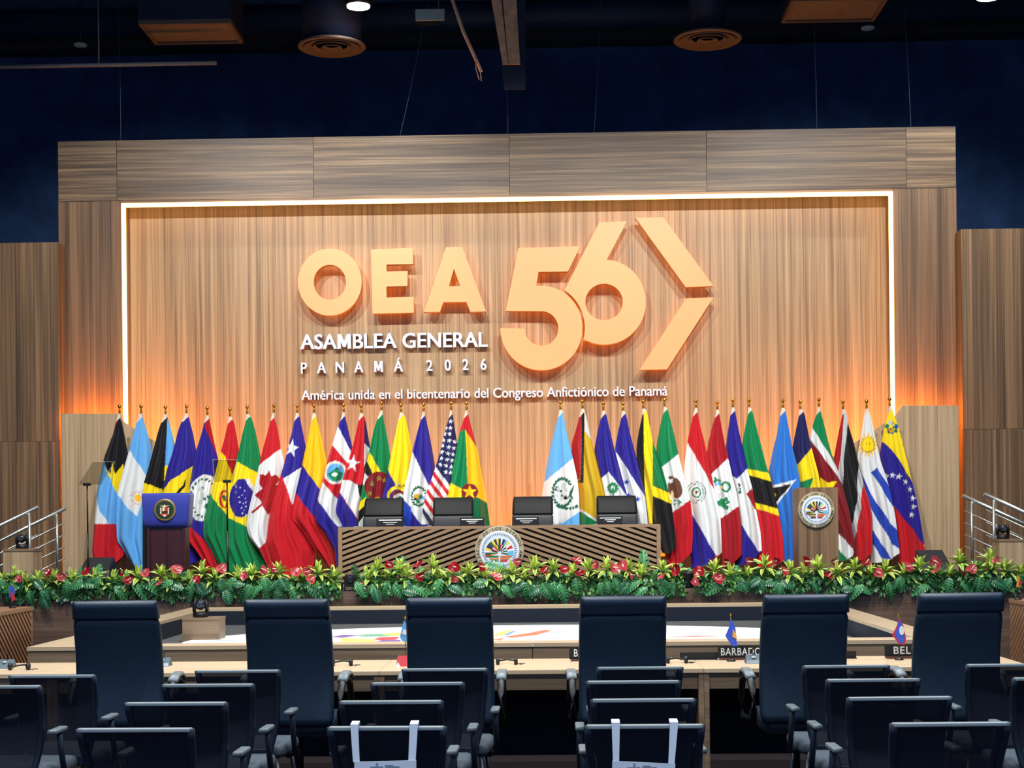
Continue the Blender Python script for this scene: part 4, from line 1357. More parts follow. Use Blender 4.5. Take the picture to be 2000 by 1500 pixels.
EC = mat('cream_enamel', (228, 214, 176), .5)
shield = MB()
shield.box(-.055, -.04, -.026, -.019, -.05, .03).box(.04, .055, -.026, -.019, -.05, .03).box(-.03, .0, -.026, -.019, -.015, .03)
shield.prism_xz([(-.07, .06), (-.008, .035), (-.008, .05)], -.026, -.019).prism_xz([(.07, .06), (.008, .035), (.008, .05)], -.026, -.019).box(-.008, .008, -.026, -.019, .03, .066)
shield.prism_xz([(-.03, -.06), (.03, -.06), (.0, -.09)], -.026, -.019)
shield.build('emblem_crest', EC, es)
MB().box(.003, .034, -.027, -.019, -.015, .028).prism_xz([(-.05, -.07), (.05, -.07), (.035, -.045), (-.035, -.045)], -.0255, -.019).build('emblem_red', PAL['a'], es)

pxc = X(1598, YP)
t = thing('lectern', 'plain walnut lectern with a round flag fan seal on its front', 'lectern', (pxc, YP, SZ))
pw = 39 * YP / F
ztp = Z(952, YP, 1600) - SZ
MB().box(-pw, pw, 0, .04, 0, ztp).build('front_panel', WFRAME_V, t)
MB().box(-pw, -pw + .03, .04, .42, 0, ztp - .01).build('side_panel', WFRAME_V, t)
MB().box(pw - .03, pw, .04, .42, 0, ztp - .01).build('side_panel', WFRAME_V, t)
MB().box(-pw + .03, pw - .03, .04, .44, ztp - .08, ztp - .03).build('reading_shelf', WSLAT, t)
MB().box(-pw + .03, pw - .03, .04, .40, .04, .08).build('lower_shelf', WSLAT, t)
seal(t, X(1594, YP) - pxc, -.002, Z(996, YP, 1594) - SZ, 35 * YP / F, None, True)

# ---------------------------------------------------------------- teleprompters
GLASS = bpy.data.materials.new('tinted_prompter_glass')
GLASS.use_nodes = True
nt = GLASS.node_tree
nt.nodes.clear()
out = nt.nodes.new('ShaderNodeOutputMaterial')
mx = nt.nodes.new('ShaderNodeMixShader')
tr = nt.nodes.new('ShaderNodeBsdfTransparent')
tr.inputs[0].default_value = (.80, .80, .76, 1)
gl = nt.nodes.new('ShaderNodeBsdfGlossy')
gl.inputs['Roughness'].default_value = .03
mx.inputs[0].default_value = .06
nt.links.new(tr.outputs[0], mx.inputs[1])
nt.links.new(gl.outputs[0], mx.inputs[2])
nt.links.new(mx.outputs[0], out.inputs[0])
PGE = mat('glass_edge_grey', (150, 158, 150), .3)
for k, (pole, ptop, quad, lab) in enumerate(((172, 949, [(154, 946), (173, 901), (217, 901), (197, 946)], 'teleprompter glass on a thin black pole beside the side wall'),
                                             (445, 943, [(419, 941), (410, 897), (458, 897), (455, 941)], 'teleprompter glass on a thin black pole among the flags'))):
    Yt = 18.75
    p = W(pole, 1100, Yt)
    t = thing('teleprompter', lab, 'teleprompter', (p.x, Yt, SZ))
    zt_ = W(pole, ptop, Yt).z - SZ
    MB().lathe([(.2, 0), (.2, .015), (.05, .03), (.02, .05)], 20).build('foot', BLACKM, t)
    MB().tube([(0, 0, .04), (0, 0, zt_ * .55)], .014, 8).build('lower_pole', BLACKM, t)
    MB().tube([(0, 0, zt_ * .55), (0, 0, zt_)], .010, 8).build('upper_pole', BLACKM, t)
    MB().box(-.045, .045, -.03, .03, zt_, zt_ + .035).build('clamp', DARKMET, t)
    P = [W(x, y, Yt) - Vector((p.x, Yt, SZ)) for x, y in quad]
    off = [0, .16, .16, 0]
    P = [q + Vector((0, o_, 0)) for q, o_ in zip(P, off)]
    n_ = (P[1] - P[0]).cross(P[3] - P[0]).normalized() * .004
    gp = MB().add([tuple(q) for q in P] + [tuple(q + n_) for q in P], [(0, 1, 2, 3), (7, 6, 5, 4), (0, 4, 5, 1), (1, 5, 6, 2), (2, 6, 7, 3), (3, 7, 4, 0)]).build('glass_pane', GLASS, t)
    MB().tube([tuple(P[0]), tuple(P[1]), tuple(P[2]), tuple(P[3])], .0032, 5).build('glass_edge', PGE, gp)

# ---------------------------------------------------------------- stage monitors and small spotlights
for (xa, xb, yt, yb_, lab) in ((146, 214, 1090, 1112, 'black wedge floor monitor beside the teleprompter pole'), (1796, 1862, 1075, 1100, 'black wedge floor monitor beside the yellow, blue and red starred flag')):
    Ym = 20.3
    a, b = X(xa, Ym, 1100), X(xb, Ym, 1100)
    zt_ = Z(yt, Ym, xa) - SZ
    t = thing('floor_monitor', lab, 'speaker', ((a + b) / 2, Ym, SZ))
    w = (b - a) / 2
    zt_ = max(zt_, .26)
    P = [(-w, 0), (w, 0), (w * .72, zt_), (-w * .72, zt_)]
    v = [(-w, 0, 0), (w, 0, 0), (w, .4, 0), (-w, .4, 0), (-w * .85, .08, zt_ * .55), (w * .85, .08, zt_ * .55), (w * .8, .4, zt_), (-w * .8, .4, zt_)]
    MB().add(v, [(0, 3, 2, 1), (4, 5, 6, 7), (0, 1, 5, 4), (1, 2, 6, 5), (2, 3, 7, 6), (3, 0, 4, 7)]).build('cabinet', BLACKM, t, bevel=.008)
    g = MB()
    g.add([(-w * .75, .10, zt_ * .585), (w * .75, .10, zt_ * .585), (w * .70, .385, zt_ * .985), (-w * .70, .385, zt_ * .985)], [(0, 1, 2, 3)])
    g.build('grille', mat('speaker_grille', (30, 33, 38), .8), t)
    MB().box(-w * .3, w * .3, -.01, .0, zt_ * .15, zt_ * .25).build('handle', DARKMET, t)
for (px, py, lab) in ((685, 1137, 'small black spotlight in the planting gap by the head table end with Colombian flag'), (1345, 1128, 'small')):
    Ys = 18.02
    p = W(px, 1150, Ys)
    lab = 'small black uplight box at the planting gap, head table end beside red cloth' if px < 1000 else 'small black cylinder uplight at the planting gap below the red, white and blue seal flag'
    t = thing('uplight', lab, 'light fixture', (p.x, Ys, SZ))
    if px < 1000:
        MB().box(-.06, .06, -.05, .06, .05, .2).build('housing', BLACKM, t, bevel=.01)
        MB().box(-.075, -.062, -.02, .03, 0, .15).box(.062, .075, -.02, .03, 0, .15).box(-.075, .075, -.02, .03, 0, .012).build('yoke', DARKMET, t)
        MB().lathe([(.04, 0), (.045, .02), (.03, .02)], 14, (0, -.05, .13), axis='Y').build('lens_ring', DARKMET, t)
    else:
        MB().lathe([(.055, 0), (.06, .01), (.06, .15), (.066, .16), (.066, .18), (.05, .185)], 18).build('housing', BLACKM, t)
        MB().lathe([(.048, .186), (.03, .19), (0, .19)], 16).build('lens', DARKMET, t)

# ---------------------------------------------------------------- side steps with steel rails, camera pedestals
for sgn in (-1, 1):
    xe = SX0 if sgn < 0 else SX1
    lab = 'beside the teleprompter and first flags' if sgn < 0 else 'beside the plain walnut lectern end'
    st = thing('stage_steps', 'dark carpeted steps down from the stage ' + lab, 'steps', (xe + sgn * .02, 19.55, 0))
    for k in range(5):
        zt_ = SZ - .17 * (k + 1) + .02
        MB().box(min(sgn * .3 * k, sgn * .3 * (k + 1)), max(sgn * .3 * k, sgn * .3 * (k + 1)), 0, 1.2, 0, max(zt_, .03)).build('step', STAGETOP, st)
    for Yr, px, py, sl_ in ((19.62, 75 if sgn < 0 else 1922, 990 if sgn < 0 else 965, 0), (20.72, 128 if sgn < 0 else 1880, 993 if sgn < 0 else 968, 0)):
        p = W(px, py, Yr)
        near = Yr < 20
        t = thing('handrail', 'brushed steel handrail on the %s side of the steps %s' % ('hall' if near else 'backdrop', lab), 'handrail', (p.x, Yr, 0))
        run = 2.0
        dz = -.47 * run
        MB().tube([(-sgn * .0, 0, p.z), (sgn * run, 0, p.z + dz)], .026, 10).build('top_rail', STEEL, t)
        for k in range(4):
            zo = .2 + .16 * k
            MB().tube([(sgn * .02, 0, p.z - zo), (sgn * run, 0, p.z - zo + dz)], .009, 8).build('mid_bar', STEEL, t)
        for xx in (.12, 1.5):
            zg = SZ - .17 * (int(max(0.0, (sgn * (p.x + sgn * xx - xe))) / .3) + 1) + .02
            zg = SZ if sgn * (p.x + sgn * xx - xe) < 0 else max(0.03, zg)
            MB().tube([(sgn * xx, 0, zg - .0), (sgn * xx, 0, p.z - .47 * xx)], .02, 10).build('post', STEEL, t)


def ptz(t, z, s=1.0):
    b = MB().lathe([(.075 * s, 0), (.08 * s, .01 * s), (.08 * s, .045 * s), (.06 * s, .055 * s)], 20).build('camera_base', BLACKM, t, (0, 0, z))
    for q in (-1, 1):
        MB().tube([(q * .066 * s, 0, .05 * s), (q * .068 * s, 0, .12 * s), (q * .052 * s, 0, .185 * s)], [.018 * s, .022 * s, .012 * s], 8).build('yoke_arm', BLACKM, b)
    h = MB()
    h.lathe([(.025 * s, -.06 * s), (.05 * s, -.05 * s), (.056 * s, 0), (.05 * s, .05 * s), (.02 * s, .062 * s)], 18, (0, 0, .13 * s), axis='Y')
    h.build('camera_head', mat('camera_charcoal', (26, 32, 36), .3), b)
    MB().lathe([(.03 * s, .055 * s), (.032 * s, .075 * s), (.022 * s, .078 * s), (0, .07 * s)], 16, (0, 0, .13 * s), axis='Y').build('lens', mat('lens_glass', (60, 66, 78), .08), b)


for px, yt, ycam, half, lab, lab2 in ((35, 1072, 1045, 30, 'walnut pedestal beside the steps by the teleprompter', 'black robotic camera on walnut pedestal by the teleprompter steps'),
                                     (1966, 1053, 1030, 23, 'walnut pedestal beside the steps by the plain lectern', 'black robotic camera on walnut pedestal by the plain lectern steps')):
    Yc = 19.1
    p = W(px, yt, Yc)
    w = half * Yc / F
    if px < 1000:
        p.x = min(p.x, SX0 - w - .02)
    else:
        p.x = max(p.x, SX1 + w + .02)
    t = thing('camera_pedestal', lab, 'pedestal', (p.x, Yc, 0))
    MB().box(-w, w, 0, .34, 0, p.z - .03).build('pedestal_body', WLOW, t)
    MB().box(-w - .008, w + .008, -.008, .348, p.z - .03, p.z).build('pedestal_top', WSLAT, t)
    t = thing('robotic_camera', lab2, 'camera', (p.x + (.0 if px < 1000 else -.06), Yc + .16, p.z))
    ptz(t, 0, .98)

# ================================================================ planting along the stage front
LG = mat('leaf_lime_edge', (214, 226, 120), .45)
LM = mat('leaf_mid_green', (128, 172, 66), .45)
MG = mat('monstera_green', (64, 136, 84), .32, noise=.25, nscale=14)
MG2 = mat('monstera_deep_green', (38, 100, 66), .32, noise=.25, nscale=14)
RIB = mat('leaf_rib_pale', (128, 176, 124), .5)
RED1 = mat('anthurium_pink_red', (190, 70, 78), .22)
RED2 = mat('anthurium_deep_red', (150, 22, 34), .22)
SPX = mat('spadix_cream', (232, 206, 170), .5)
STEM = mat('stem_green', (70, 110, 60), .6)
SOIL = mat('planter_dark', (26, 24, 24), .9)


def leaf_mesh(L, w, droop, mats, name='leaf'):
    """arched pointed leaf along +x with pale margins"""
    mb = MB()
    n = 6
    rows = []
    for i in range(n + 1):
        q = i / n
        hw = w * math.sin(math.pi * min(1, q * .9 + .1)) ** .7 * (1 - .0 * q)
        if i == n:
            hw = .0008
        x, z = L * q * (1 - .12 * droop * q), L * (.28 * q - droop * q * q)
        rows.append([(x, -hw, z + hw * .35), (x, -hw * .45, z + hw * .08), (x, 0, z), (x, hw * .45, z + hw * .08), (x, hw, z + hw * .35)])
    v = [p for r in rows for p in r]
    f, mi = [], []
    for i in range(n):
        for k in range(4):
            f.append((i * 5 + k, (i + 1) * 5 + k, (i + 1) * 5 + k + 1, i * 5 + k + 1))
            mi.append(0 if k in (0, 3) else 1)
    mb.v, mb.f, mb.m, mb.s = v, f, mi, [True] * len(f)
    return mb.mesh(name, mats)


drac = [leaf_mesh(.17, .019, .42, [LG, LM]), leaf_mesh(.15, .020, .30, [LG, LM]), leaf_mesh(.12, .017, .05, [LG, mat('leaf_yellow_green', (158, 186, 56), .45)])]
GP = {0: 'planting along the stage end with the blue lectern', 1: 'planting below the head table', 2: 'planting along the stage end with the walnut lectern'}
GL_ = {0: 'in the planting before the blue draped lectern side', 1: 'in the planting below the head table', 2: 'in the planting before the plain walnut lectern side'}


def sec_of(px):
    return 0 if px < 676 else (1 if px < 1342 else 2)


PY0, PY1 = 17.96, 18.4
for i, (a, b) in enumerate(((SX0 + .03, X(660, 18)), (X(697, 18), X(1334, 18)), (X(1362, 18), SX1 - .03))):
    t = thing('planter_trough', 'low black planter trough ' + GL_[i].replace('in the planting', 'at the stage edge'), 'planter', ((a + b) / 2, PY0, SZ))
    h = (b - a) / 2
    MB().box(-h, h, 0, .02, 0, .09).build('trough_side', SOIL, t)
    MB().box(-h, h, PY1 - PY0 - .02, PY1 - PY0, 0, .09).build('trough_side', SOIL, t)
    MB().box(-h, h, .02, PY1 - PY0 - .02, 0, .07).build('soil', SOIL, t)

rr = random.Random(21)
ros = [(2, 1137), (28, 1127), (75, 1135), (105, 1130), (140, 1132), (222, 1135), (270, 1125), (315, 1122), (340, 1130), (395, 1117), (420, 1132), (465, 1127), (492, 1120), (522, 1130), (542, 1117), (572, 1137), (622, 1117), (652, 1127),
       (720, 1127), (737, 1110), (755, 1130), (795, 1125), (847, 1105), (857, 1127), (915, 1117), (945, 1125), (1000, 1117), (1045, 1107), (1080, 1112), (1150, 1110), (1185, 1110), (1227, 1110), (1322, 1122),
       (1395, 1112), (1427, 1122), (1460, 1125), (1493, 1104), (1500, 1125), (1544, 1116), (1598, 1107), (1670, 1110), (1730, 1113), (1796, 1107), (1856, 1125), (1874, 1095), (1937, 1110), (1934, 1092), (1994, 1122),
       (50, 1140), (185, 1128), (250, 1138), (370, 1135), (595, 1128), (780, 1112), (885, 1120), (970, 1128), (1025, 1128), (1120, 1122), (1255, 1122), (1295, 1112), (1570, 1122), (1635, 1118), (1700, 1122), (1765, 1122), (1825, 1118), (1900, 1120), (1965, 1112)]
for (px, py) in ros:
    py += 3
    Yp = 17.93 + rr.random() * .16
    p = W(px, py, Yp)
    s = sec_of(px)
    t = thing('dracaena_rosette', 'lime and green striped leafy rosette ' + GL_[s], 'plant', (p.x, Yp, SZ + .06), rr.random() * 6.28, GP[s])
    h = max(p.z - SZ - .06, .04)
    MB().tube([(0, 0, 0), (0, 0, h)], .010, 5).build('stem', STEM, t)
    lean = rr.uniform(-.15, .15)
    for ringi, (n, pit, me, sc) in enumerate(((8, .15, drac[0], 1.0), (8, -.40, drac[1], .95), (5, -.95, drac[2], .95))):
        for k in range(n):
            a = 2 * math.pi * (k + .5 * ringi + .2 * rr.random()) / n
            o = link('leaf', me, t, (0, 0, h - .02 + .015 * ringi), (rr.uniform(-.3, .3), pit + rr.uniform(-.2, .2), a))
            q = sc * rr.uniform(.85, 1.15) * 1.32
            o.scale = (q, q, q)


def monstera_mesh(L, w, droop, m):
    mb = MB()
    n = 7
    for s in (-1, 1):
        for i in range(n):
            q0, q1 = i / n, (i + .66) / n
            def wid(q):
                return w * math.sin(math.pi * min(1, .12 + .88 * q)) ** .62 * (1.0 if q < .99 else .2)
            def mid(q):
                return (L * q, L * (.1 * q - droop * q * q))
            a, b = mid(q0), mid(q1)
            sw_ = .10 * L
            w0, w1 = wid(q0 + .02), wid(min(1, q1 + .02))
            P = [(a[0], 0, a[1]), (b[0], 0, b[1]), (b[0] + sw_ * .5, s * w1 * .55, b[1] + w1 * .16), (b[0] + sw_, s * w1, b[1] + w1 * .05), (a[0] + sw_ * 1.0, s * w0, a[1] + w0 * .05), (a[0] + sw_ * .5, s * w0 * .55, a[1] + w0 * .16)]
            f = [(0, 1, 2, 5), (5, 2, 3, 4)]
            if s < 0:
                f = [g[::-1] for g in f]
            mb.add(P, f, 0, True)
            q2 = min(1, (i + 1) / n)
            c = mid(q2)
            w2 = wid(min(1, q2 + .02)) * .36
            Q = [(b[0], 0, b[1]), (c[0], 0, c[1]), (c[0] + sw_ * .4, s * w2, c[1] + w2 * .2), (b[0] + sw_ * .4, s * w1 * .36, b[1] + w1 * .1)]
            g = [(0, 1, 2, 3)]
            if s < 0:
                g = [h_[::-1] for h_ in g]
            mb.add(Q, g, 0, True)
    return mb.mesh('leaf_blade', m)


def rib_mesh(L, droop):
    return MB().tube([(L * q, 0, L * (.1 * q - droop * q * q) + .003) for q in (0, .25, .5, .75, 1)], [.004, .0035, .003, .002, .001], 4).mesh('midrib', RIB)


mons = [(monstera_mesh(.23, .085, .45, MG), rib_mesh(.23, .45)), (monstera_mesh(.20, .075, .2, MG2), rib_mesh(.20, .2)), (monstera_mesh(.26, .075, .62, MG), rib_mesh(.26, .62))]
# (px, py of the leaf's middle, direction angle in the picture plane: 90 up, -90 hanging)
mleaf = [(60, 1166, -80), (88, 1168, -60), (192, 1118, 70), (362, 1125, 40), (445, 1164, -70), (545, 1162, -80), (695, 1118, 100), (712, 1158, -110), (735, 1160, -70), (778, 1110, 75), (800, 1150, -60), (942, 1146, -70),
         (975, 1107, 150), (1257, 1104, 80), (1220, 1138, -30), (1295, 1148, -70), (1318, 1140, -10), (1085, 1155, -80), (1100, 1158, -60), (1385, 1138, -60), (1292, 1115, 30), (1580, 1131, -20), (1595, 1135, 200), (1760, 1149, -80),
         (1814, 1137, 10), (1904, 1113, 20), (1970, 1125, -10), (1880, 1104, 120), (1740, 1160, -75), (1650, 1150, -60), (1985, 1140, -40), (15, 1160, -90)]
x = 8
while x < 2000:
    if not (655 < x < 692 or 1335 < x < 1362):
        mleaf.append((x, 1147 + rr.uniform(-12, 12), -90 + rr.uniform(-110, 110)))
        if rr.random() < .7:
            mleaf.append((x + 7, 1132 + rr.uniform(-9, 6), 90 + rr.uniform(-100, 100)))
    x += 13 + rr.random() * 9
for (px, py, ang) in mleaf:
    py -= 2 + .006 * (px - 1000)
    hang = math.sin(math.radians(ang)) < 0
    Yp = 17.86 - rr.random() * .06 if (hang and py > 1138) else 18.08 + rr.random() * .2
    p = W(px, py, Yp)
    s = sec_of(px)
    k = rr.randrange(3)
    L = (.23, .20, .26)[k] * .8
    d = Vector((math.cos(math.radians(ang)), 0, math.sin(math.radians(ang))))
    base = p - d * (L * .5)
    base.y = max(base.y, 17.87) if not hang else base.y
    root = Vector((p.x, max(18.05, Yp), SZ + .07))
    t = thing('monstera_leaf', ('split green leaf hanging over the edge ' if hang else 'split green leaf standing up ') + GL_[s], 'leaf', root, 0, GP[s] + (', hanging leaves' if hang else ', upright leaves'))
    # blade: x along d, facing the hall
    Xv = Vector((d.x, -.25, d.z)).normalized()
    nrm = Vector((.7 * rr.uniform(-1, 1), -1, .45 + .7 * rr.random()))
    Zv = (nrm - Xv * nrm.dot(Xv)).normalized()
    Yv = Zv.cross(Xv)
    M = Matrix((Xv, Yv, Zv)).transposed()
    me, rb = mons[k]
    b = link('leaf_blade', me, t, base - root, M.to_euler())
    q = rr.uniform(.6, 1.0)
    b.scale = (q, q, q)
    r_ = link('midrib', rb, b)
    mid = (base - root) * .5 + Vector((0, -.01, .05))
    MB().tube([(0, 0, 0), tuple(mid), tuple(base - root)], .005, 5).build('stalk', STEM, t)

sp_me = []
for m in (RED1, RED2):
    mb = MB()
    n = 14
    rim = []
    for k in range(n):
        a = 2 * math.pi * k / n
        rad = .042 * (1.0 + .35 * max(0, math.cos(a)) ** 6 - .35 * max(0, -math.cos(a)) ** 8)
        rim.append((rad * math.cos(a) * 1.1, rad * math.sin(a), .012 * math.sin(2 * a + .6) + .012))
    mid_ = [(p[0] * .5, p[1] * .5, 0.0) for p in rim]
    v = [(0, 0, -.004)] + mid_ + rim
    f = [(0, 1 + k, 1 + (k + 1) % n) for k in range(n)] + [(1 + k, 1 + n + k, 1 + n + (k + 1) % n, 1 + (k + 1) % n) for k in range(n)]
    mb.add(v, f, 0, True)
    sp_me.append(mb.mesh('spathe', m))
spx_me = MB().tube([(-.005, 0, 0), (.012, 0, .022), (.03, 0, .045)], [.006, .0065, .003], 6).mesh('spadix', SPX)
red = [((x, y, 0, 1080, 4)) for x, y in ((150, 200), (385, 150), (470, 190), (665, 150), (970, 150), (990, 220), (1130, 165), (1245, 235), (1370, 130), (1540, 205), (1725, 130), (1910, 175))]
red += [((x, y, 480, 1080, 4)) for x, y in ((125, 125), (210, 125), (390, 145), (465, 150), (505, 215), (1110, 90), (1340, 95), (1355, 190), (1625, 110), (1625, 205), (1830, 105), (1945, 190), (915, 265))]
red += [((x, y, 960, 1080, 4)) for x, y in ((195, 70), (655, 65), (560, 130), (680, 155), (410, 145), (820, 90), (950, 115), (1025, 90), (1075, 170), (1440, 140), (1330, 185), (1615, 140), (1590, 220), (1755, 200), (1820, 70))]
red += [((x, y, 1400, 1080, 3.333)) for x, y in ((200, 55), (385, 55), (430, 115), (570, 55), (755, 60), (725, 155), (970, 70), (1045, 125), (1235, 90), (1415, 50), (1430, 110), (1655, 115), (1815, 45), (10, 180))]
for i, (x, y, cx0, cy0, sc) in enumerate(red):
    px, py = cx0 + x / sc, cy0 + y / sc
    Yp = 17.74 + rr.random() * .1
    p = W(px, py, Yp)
    s = sec_of(px)
    root = Vector((p.x + rr.uniform(-.02, .02), 18.1, SZ + .07))
    deep = rr.random() < .35
    t = thing('anthurium', ('deep red' if deep else 'pinkish red') + ' glossy anthurium bloom ' + GL_[s], 'flower', root, 0, GP[s] + (', deep red blooms' if deep else ', pinkish blooms'))
    b = link('spathe', sp_me[1 if deep else 0], t, p - root, (math.radians(rr.uniform(35, 100)), rr.uniform(-.9, .9), rr.uniform(-1.0, 1.0)))
    q = rr.uniform(1.0, 1.5)
    b.scale = (q, q, q)
    link('spadix', spx_me, b)
    e = p - root
    MB().tube([(0, 0, 0), (e.x * .5, e.y * .3, e.z * .6), (e.x, e.y + .01, e.z - .003)], .0035, 5).build('stalk', STEM, t)

# dense low filler leaves packed between the stems
small = MB()
for i in range(9000):
    px = rr.uniform(-5, 2005)
    if 660 < px < 694 or 1337 < px < 1362:
        continue
    py = 1139 + rr.gauss(0, 9) - .006 * (px - 1000)
    Yp = 17.93 + rr.random() * .4
    p = W(px, min(py, 1152), Yp)
    p.z = max(p.z, SZ + .03)
    a, e_ = rr.random() * 6.28, rr.uniform(-.5, .9)
    d = Vector((math.cos(a) * math.cos(e_), math.sin(a) * math.cos(e_), math.sin(e_)))
    sd = d.cross(Vector((0, 0, 1))).normalized()
    L, w = rr.uniform(.045, .09), rr.uniform(.010, .022)
    up = sd.cross(d) * .006
    small.add([p, p + d * L * .5 + sd * w, p + d * L, p + d * L * .5 - sd * w], [(0, 1, 2, 3)], rr.randrange(2))
for i in range(4200):
    px = rr.uniform(-5, 2005)
    if 664 < px < 692 or 1338 < px < 1361:
        continue
    Yp = 17.84 + rr.random() * .1
    p = W(px, 1100, Yp)
    p.z = SZ + rr.uniform(-.02, .14) - .05 * rr.random() ** 3 - .05 * max(0, math.sin(px * .05) * math.sin(px * .013))
    if p.z < SZ + .02:
        p.y = min(p.y, 17.875)
    a, e_ = rr.uniform(-2.6, -.5), rr.uniform(-1.1, .6)
    d = Vector((math.cos(a) * math.cos(e_), .5 * math.sin(a) * math.cos(e_), math.sin(e_)))
    sd = d.cross(Vector((0, 1, .3))).normalized()
    L, w = rr.uniform(.05, .1), rr.uniform(.012, .026)
    small.add([p, p + d * L * .5 + sd * w, p + d * L, p + d * L * .5 - sd * w], [(0, 1, 2, 3)], rr.randrange(2))
f = small.build('filler_foliage', [mat('filler_green', (84, 142, 70), .45), mat('filler_deep_green', (44, 96, 60), .45)])
tag(f, 'dense small green filler leaves packed between the stage front plants', 'foliage', None, 'stuff')

# ================================================================ sunken centre table with the round screen
RZ, RN, RB = .755, 11.9, 17.4
RX0, RX1 = -4.1, 3.12
BLK = mat('black_felt', (20, 30, 46), .9)
GREYF = mat('grey_tray', (92, 96, 96), .7, noise=.15, nscale=8)
ct = thing('centre_table', 'large hollow rectangular table with pale oak rim and dark tray', 'table', ((RX0 + RX1) / 2, RN, 0))
oc = ct.location.copy()
a, b, dpt = RX0 - oc.x, RX1 - oc.x, RB - RN
rw = .27
MB().box(a, b, dpt - rw, dpt, RZ - .03, RZ).build('rim_board', WTOP, ct)
MB().box(a, a + rw, rw, dpt - rw - .002, RZ - .03, RZ).build('rim_board', WTOP, ct)
MB().box(b - rw, b, rw, dpt - rw - .002, RZ - .03, RZ).build('rim_board', WTOP, ct)
cuts = [RX0, X(560, RN, 1260), X(1040, RN, 1260), RX1]
for k, (p, q) in enumerate(zip(cuts[:-1], cuts[1:])):
    MB().box(p - oc.x + .002, q - oc.x - .002, 0, rw - .002, RZ - .03, RZ).build('rim_board', WTOP, ct)
    for j in range(2):
        u0, u1 = p + (q - p) * j / 2, p + (q - p) * (j + 1) / 2
        hz = .115 if k == 0 and j == 1 else .2
        MB().box(u0 - oc.x + .003, u1 - oc.x - .003, .01, .04, RZ - .03 - hz, RZ - .032).build('front_board', WDESK, ct)
MB().box(a + .05, b - .05, .05, .08, 0, RZ - .031).build('plinth_panel', BLK, ct)
MB().box(a + .05, b - .05, dpt - .08, dpt - .05, 0, RZ - .04).build('plinth_panel', BLK, ct)
MB().box(a + .02, a + .05, .05, dpt - .05, 0, RZ - .03).build('plinth_panel', WDESK, ct)
MB().box(b - .05, b - .02, .05, dpt - .05, 0, RZ - .03).build('plinth_panel', WDESK, ct)
TZ = .57
MB().box(a + .06, b - .06, .09, dpt - .09, TZ - .05, TZ).build('tray_floor', GREYF, ct)
MB().box(a + rw - .02, b - rw + .02, dpt - rw - .02, dpt - rw, TZ, RZ - .031).build('tray_side', BLK, ct)
for xx in (a + rw - .02, b - rw):
    MB().box(xx, xx + .02, rw, dpt - rw - .02, TZ, RZ - .031).build('tray_side', BLK, ct)
# floor screen showing a map
scx, scy = X(1000, 14.4), 14.45
SCR = mat('screen_white', (235, 240, 240), .3, emit=(240, 246, 248), strength=.75)
sc = thing('floor_screen', 'bright oval screen showing a coloured map inside the centre table', 'screen', (scx, scy, TZ))
MB().prism_xy([(3.12 * math.cos(t_), 1.95 * math.sin(t_)) for t_ in np.linspace(0, 2 * math.pi, 73)[:-1]], .0, .02).build('screen_panel', SCR, sc)
MAPC = {k: mat('screen_' + k, v, .3, emit=v, strength=.8) for k, v in dict(yellow=(250, 226, 110), red=(228, 78, 92), green=(120, 170, 140), violet=(120, 90, 160), orange=(240, 120, 90), blue=(110, 150, 200), grey=(178, 186, 190)).items()}
patches = [('yellow', [(664, 1255), (668, 1246), (700, 1248), (735, 1249), (732, 1256)]), ('violet', [(648, 1244), (672, 1240), (700, 1241), (668, 1246)]), ('green', [(690, 1241), (720, 1239), (775, 1238), (760, 1243), (712, 1244)]),
           ('yellow', [(745, 1239), (770, 1236), (788, 1235), (788, 1241), (760, 1243)]), ('red', [(728, 1249), (742, 1245), (780, 1244), (775, 1249), (748, 1251)]), ('violet', [(735, 1253), (750, 1250), (784, 1250), (780, 1254)]),
           ('yellow', [(960, 1242), (985, 1232), (1000, 1230), (985, 1240), (968, 1243)]), ('blue', [(984, 1240), (1000, 1233), (1010, 1232), (992, 1241)]), ('orange', [(985, 1244), (1030, 1237), (1062, 1231), (1078, 1232), (1050, 1240), (1000, 1246)]),
           ('orange', [(960, 1250), (985, 1246), (978, 1251)]), ('grey', [(1010, 1249), (1060, 1246), (1125, 1246), (1125, 1247), (1062, 1248)]), ('grey', [(1020, 1237), (1090, 1234), (1128, 1235), (1090, 1236)]),
           ('orange', [(1305, 1244), (1360, 1242), (1420, 1242), (1360, 1244)]), ('grey', [(1305, 1230), (1400, 1228), (1480, 1232), (1400, 1230)]), ('grey', [(1303, 1247), (1390, 1246), (1420, 1247), (1360, 1248)]),
           ('grey', [(400, 1254), (430, 1250), (470, 1250), (440, 1253)])]
for cname, poly in patches:
    P = [WZ(x, y, TZ + .02) for x, y in poly]
    MB().prism_xy([(p.x - scx, p.y - scy) for p in P], .02, .0225).build('map_patch', MAPC[cname], sc)

p = WZ(392, 1254, TZ)
t = thing('camera_box', 'walnut box carrying a camera inside the centre table', 'box', (p.x, p.y, TZ))
w = 36 * p.y / F
bz = W(392, 1207, p.y).z - TZ
MB().box(-w, w, 0, .3, 0, bz - .02).build('box_body', WDESK, t)
MB().box(-w - .004, w + .004, -.004, .304, bz - .02, bz).build('box_top', WSLAT, t)
t = thing('robotic_camera', 'black robotic camera on a walnut box inside the centre table', 'camera', (p.x - .03, p.y + .14, TZ + bz))
ptz(t, 0, .92)

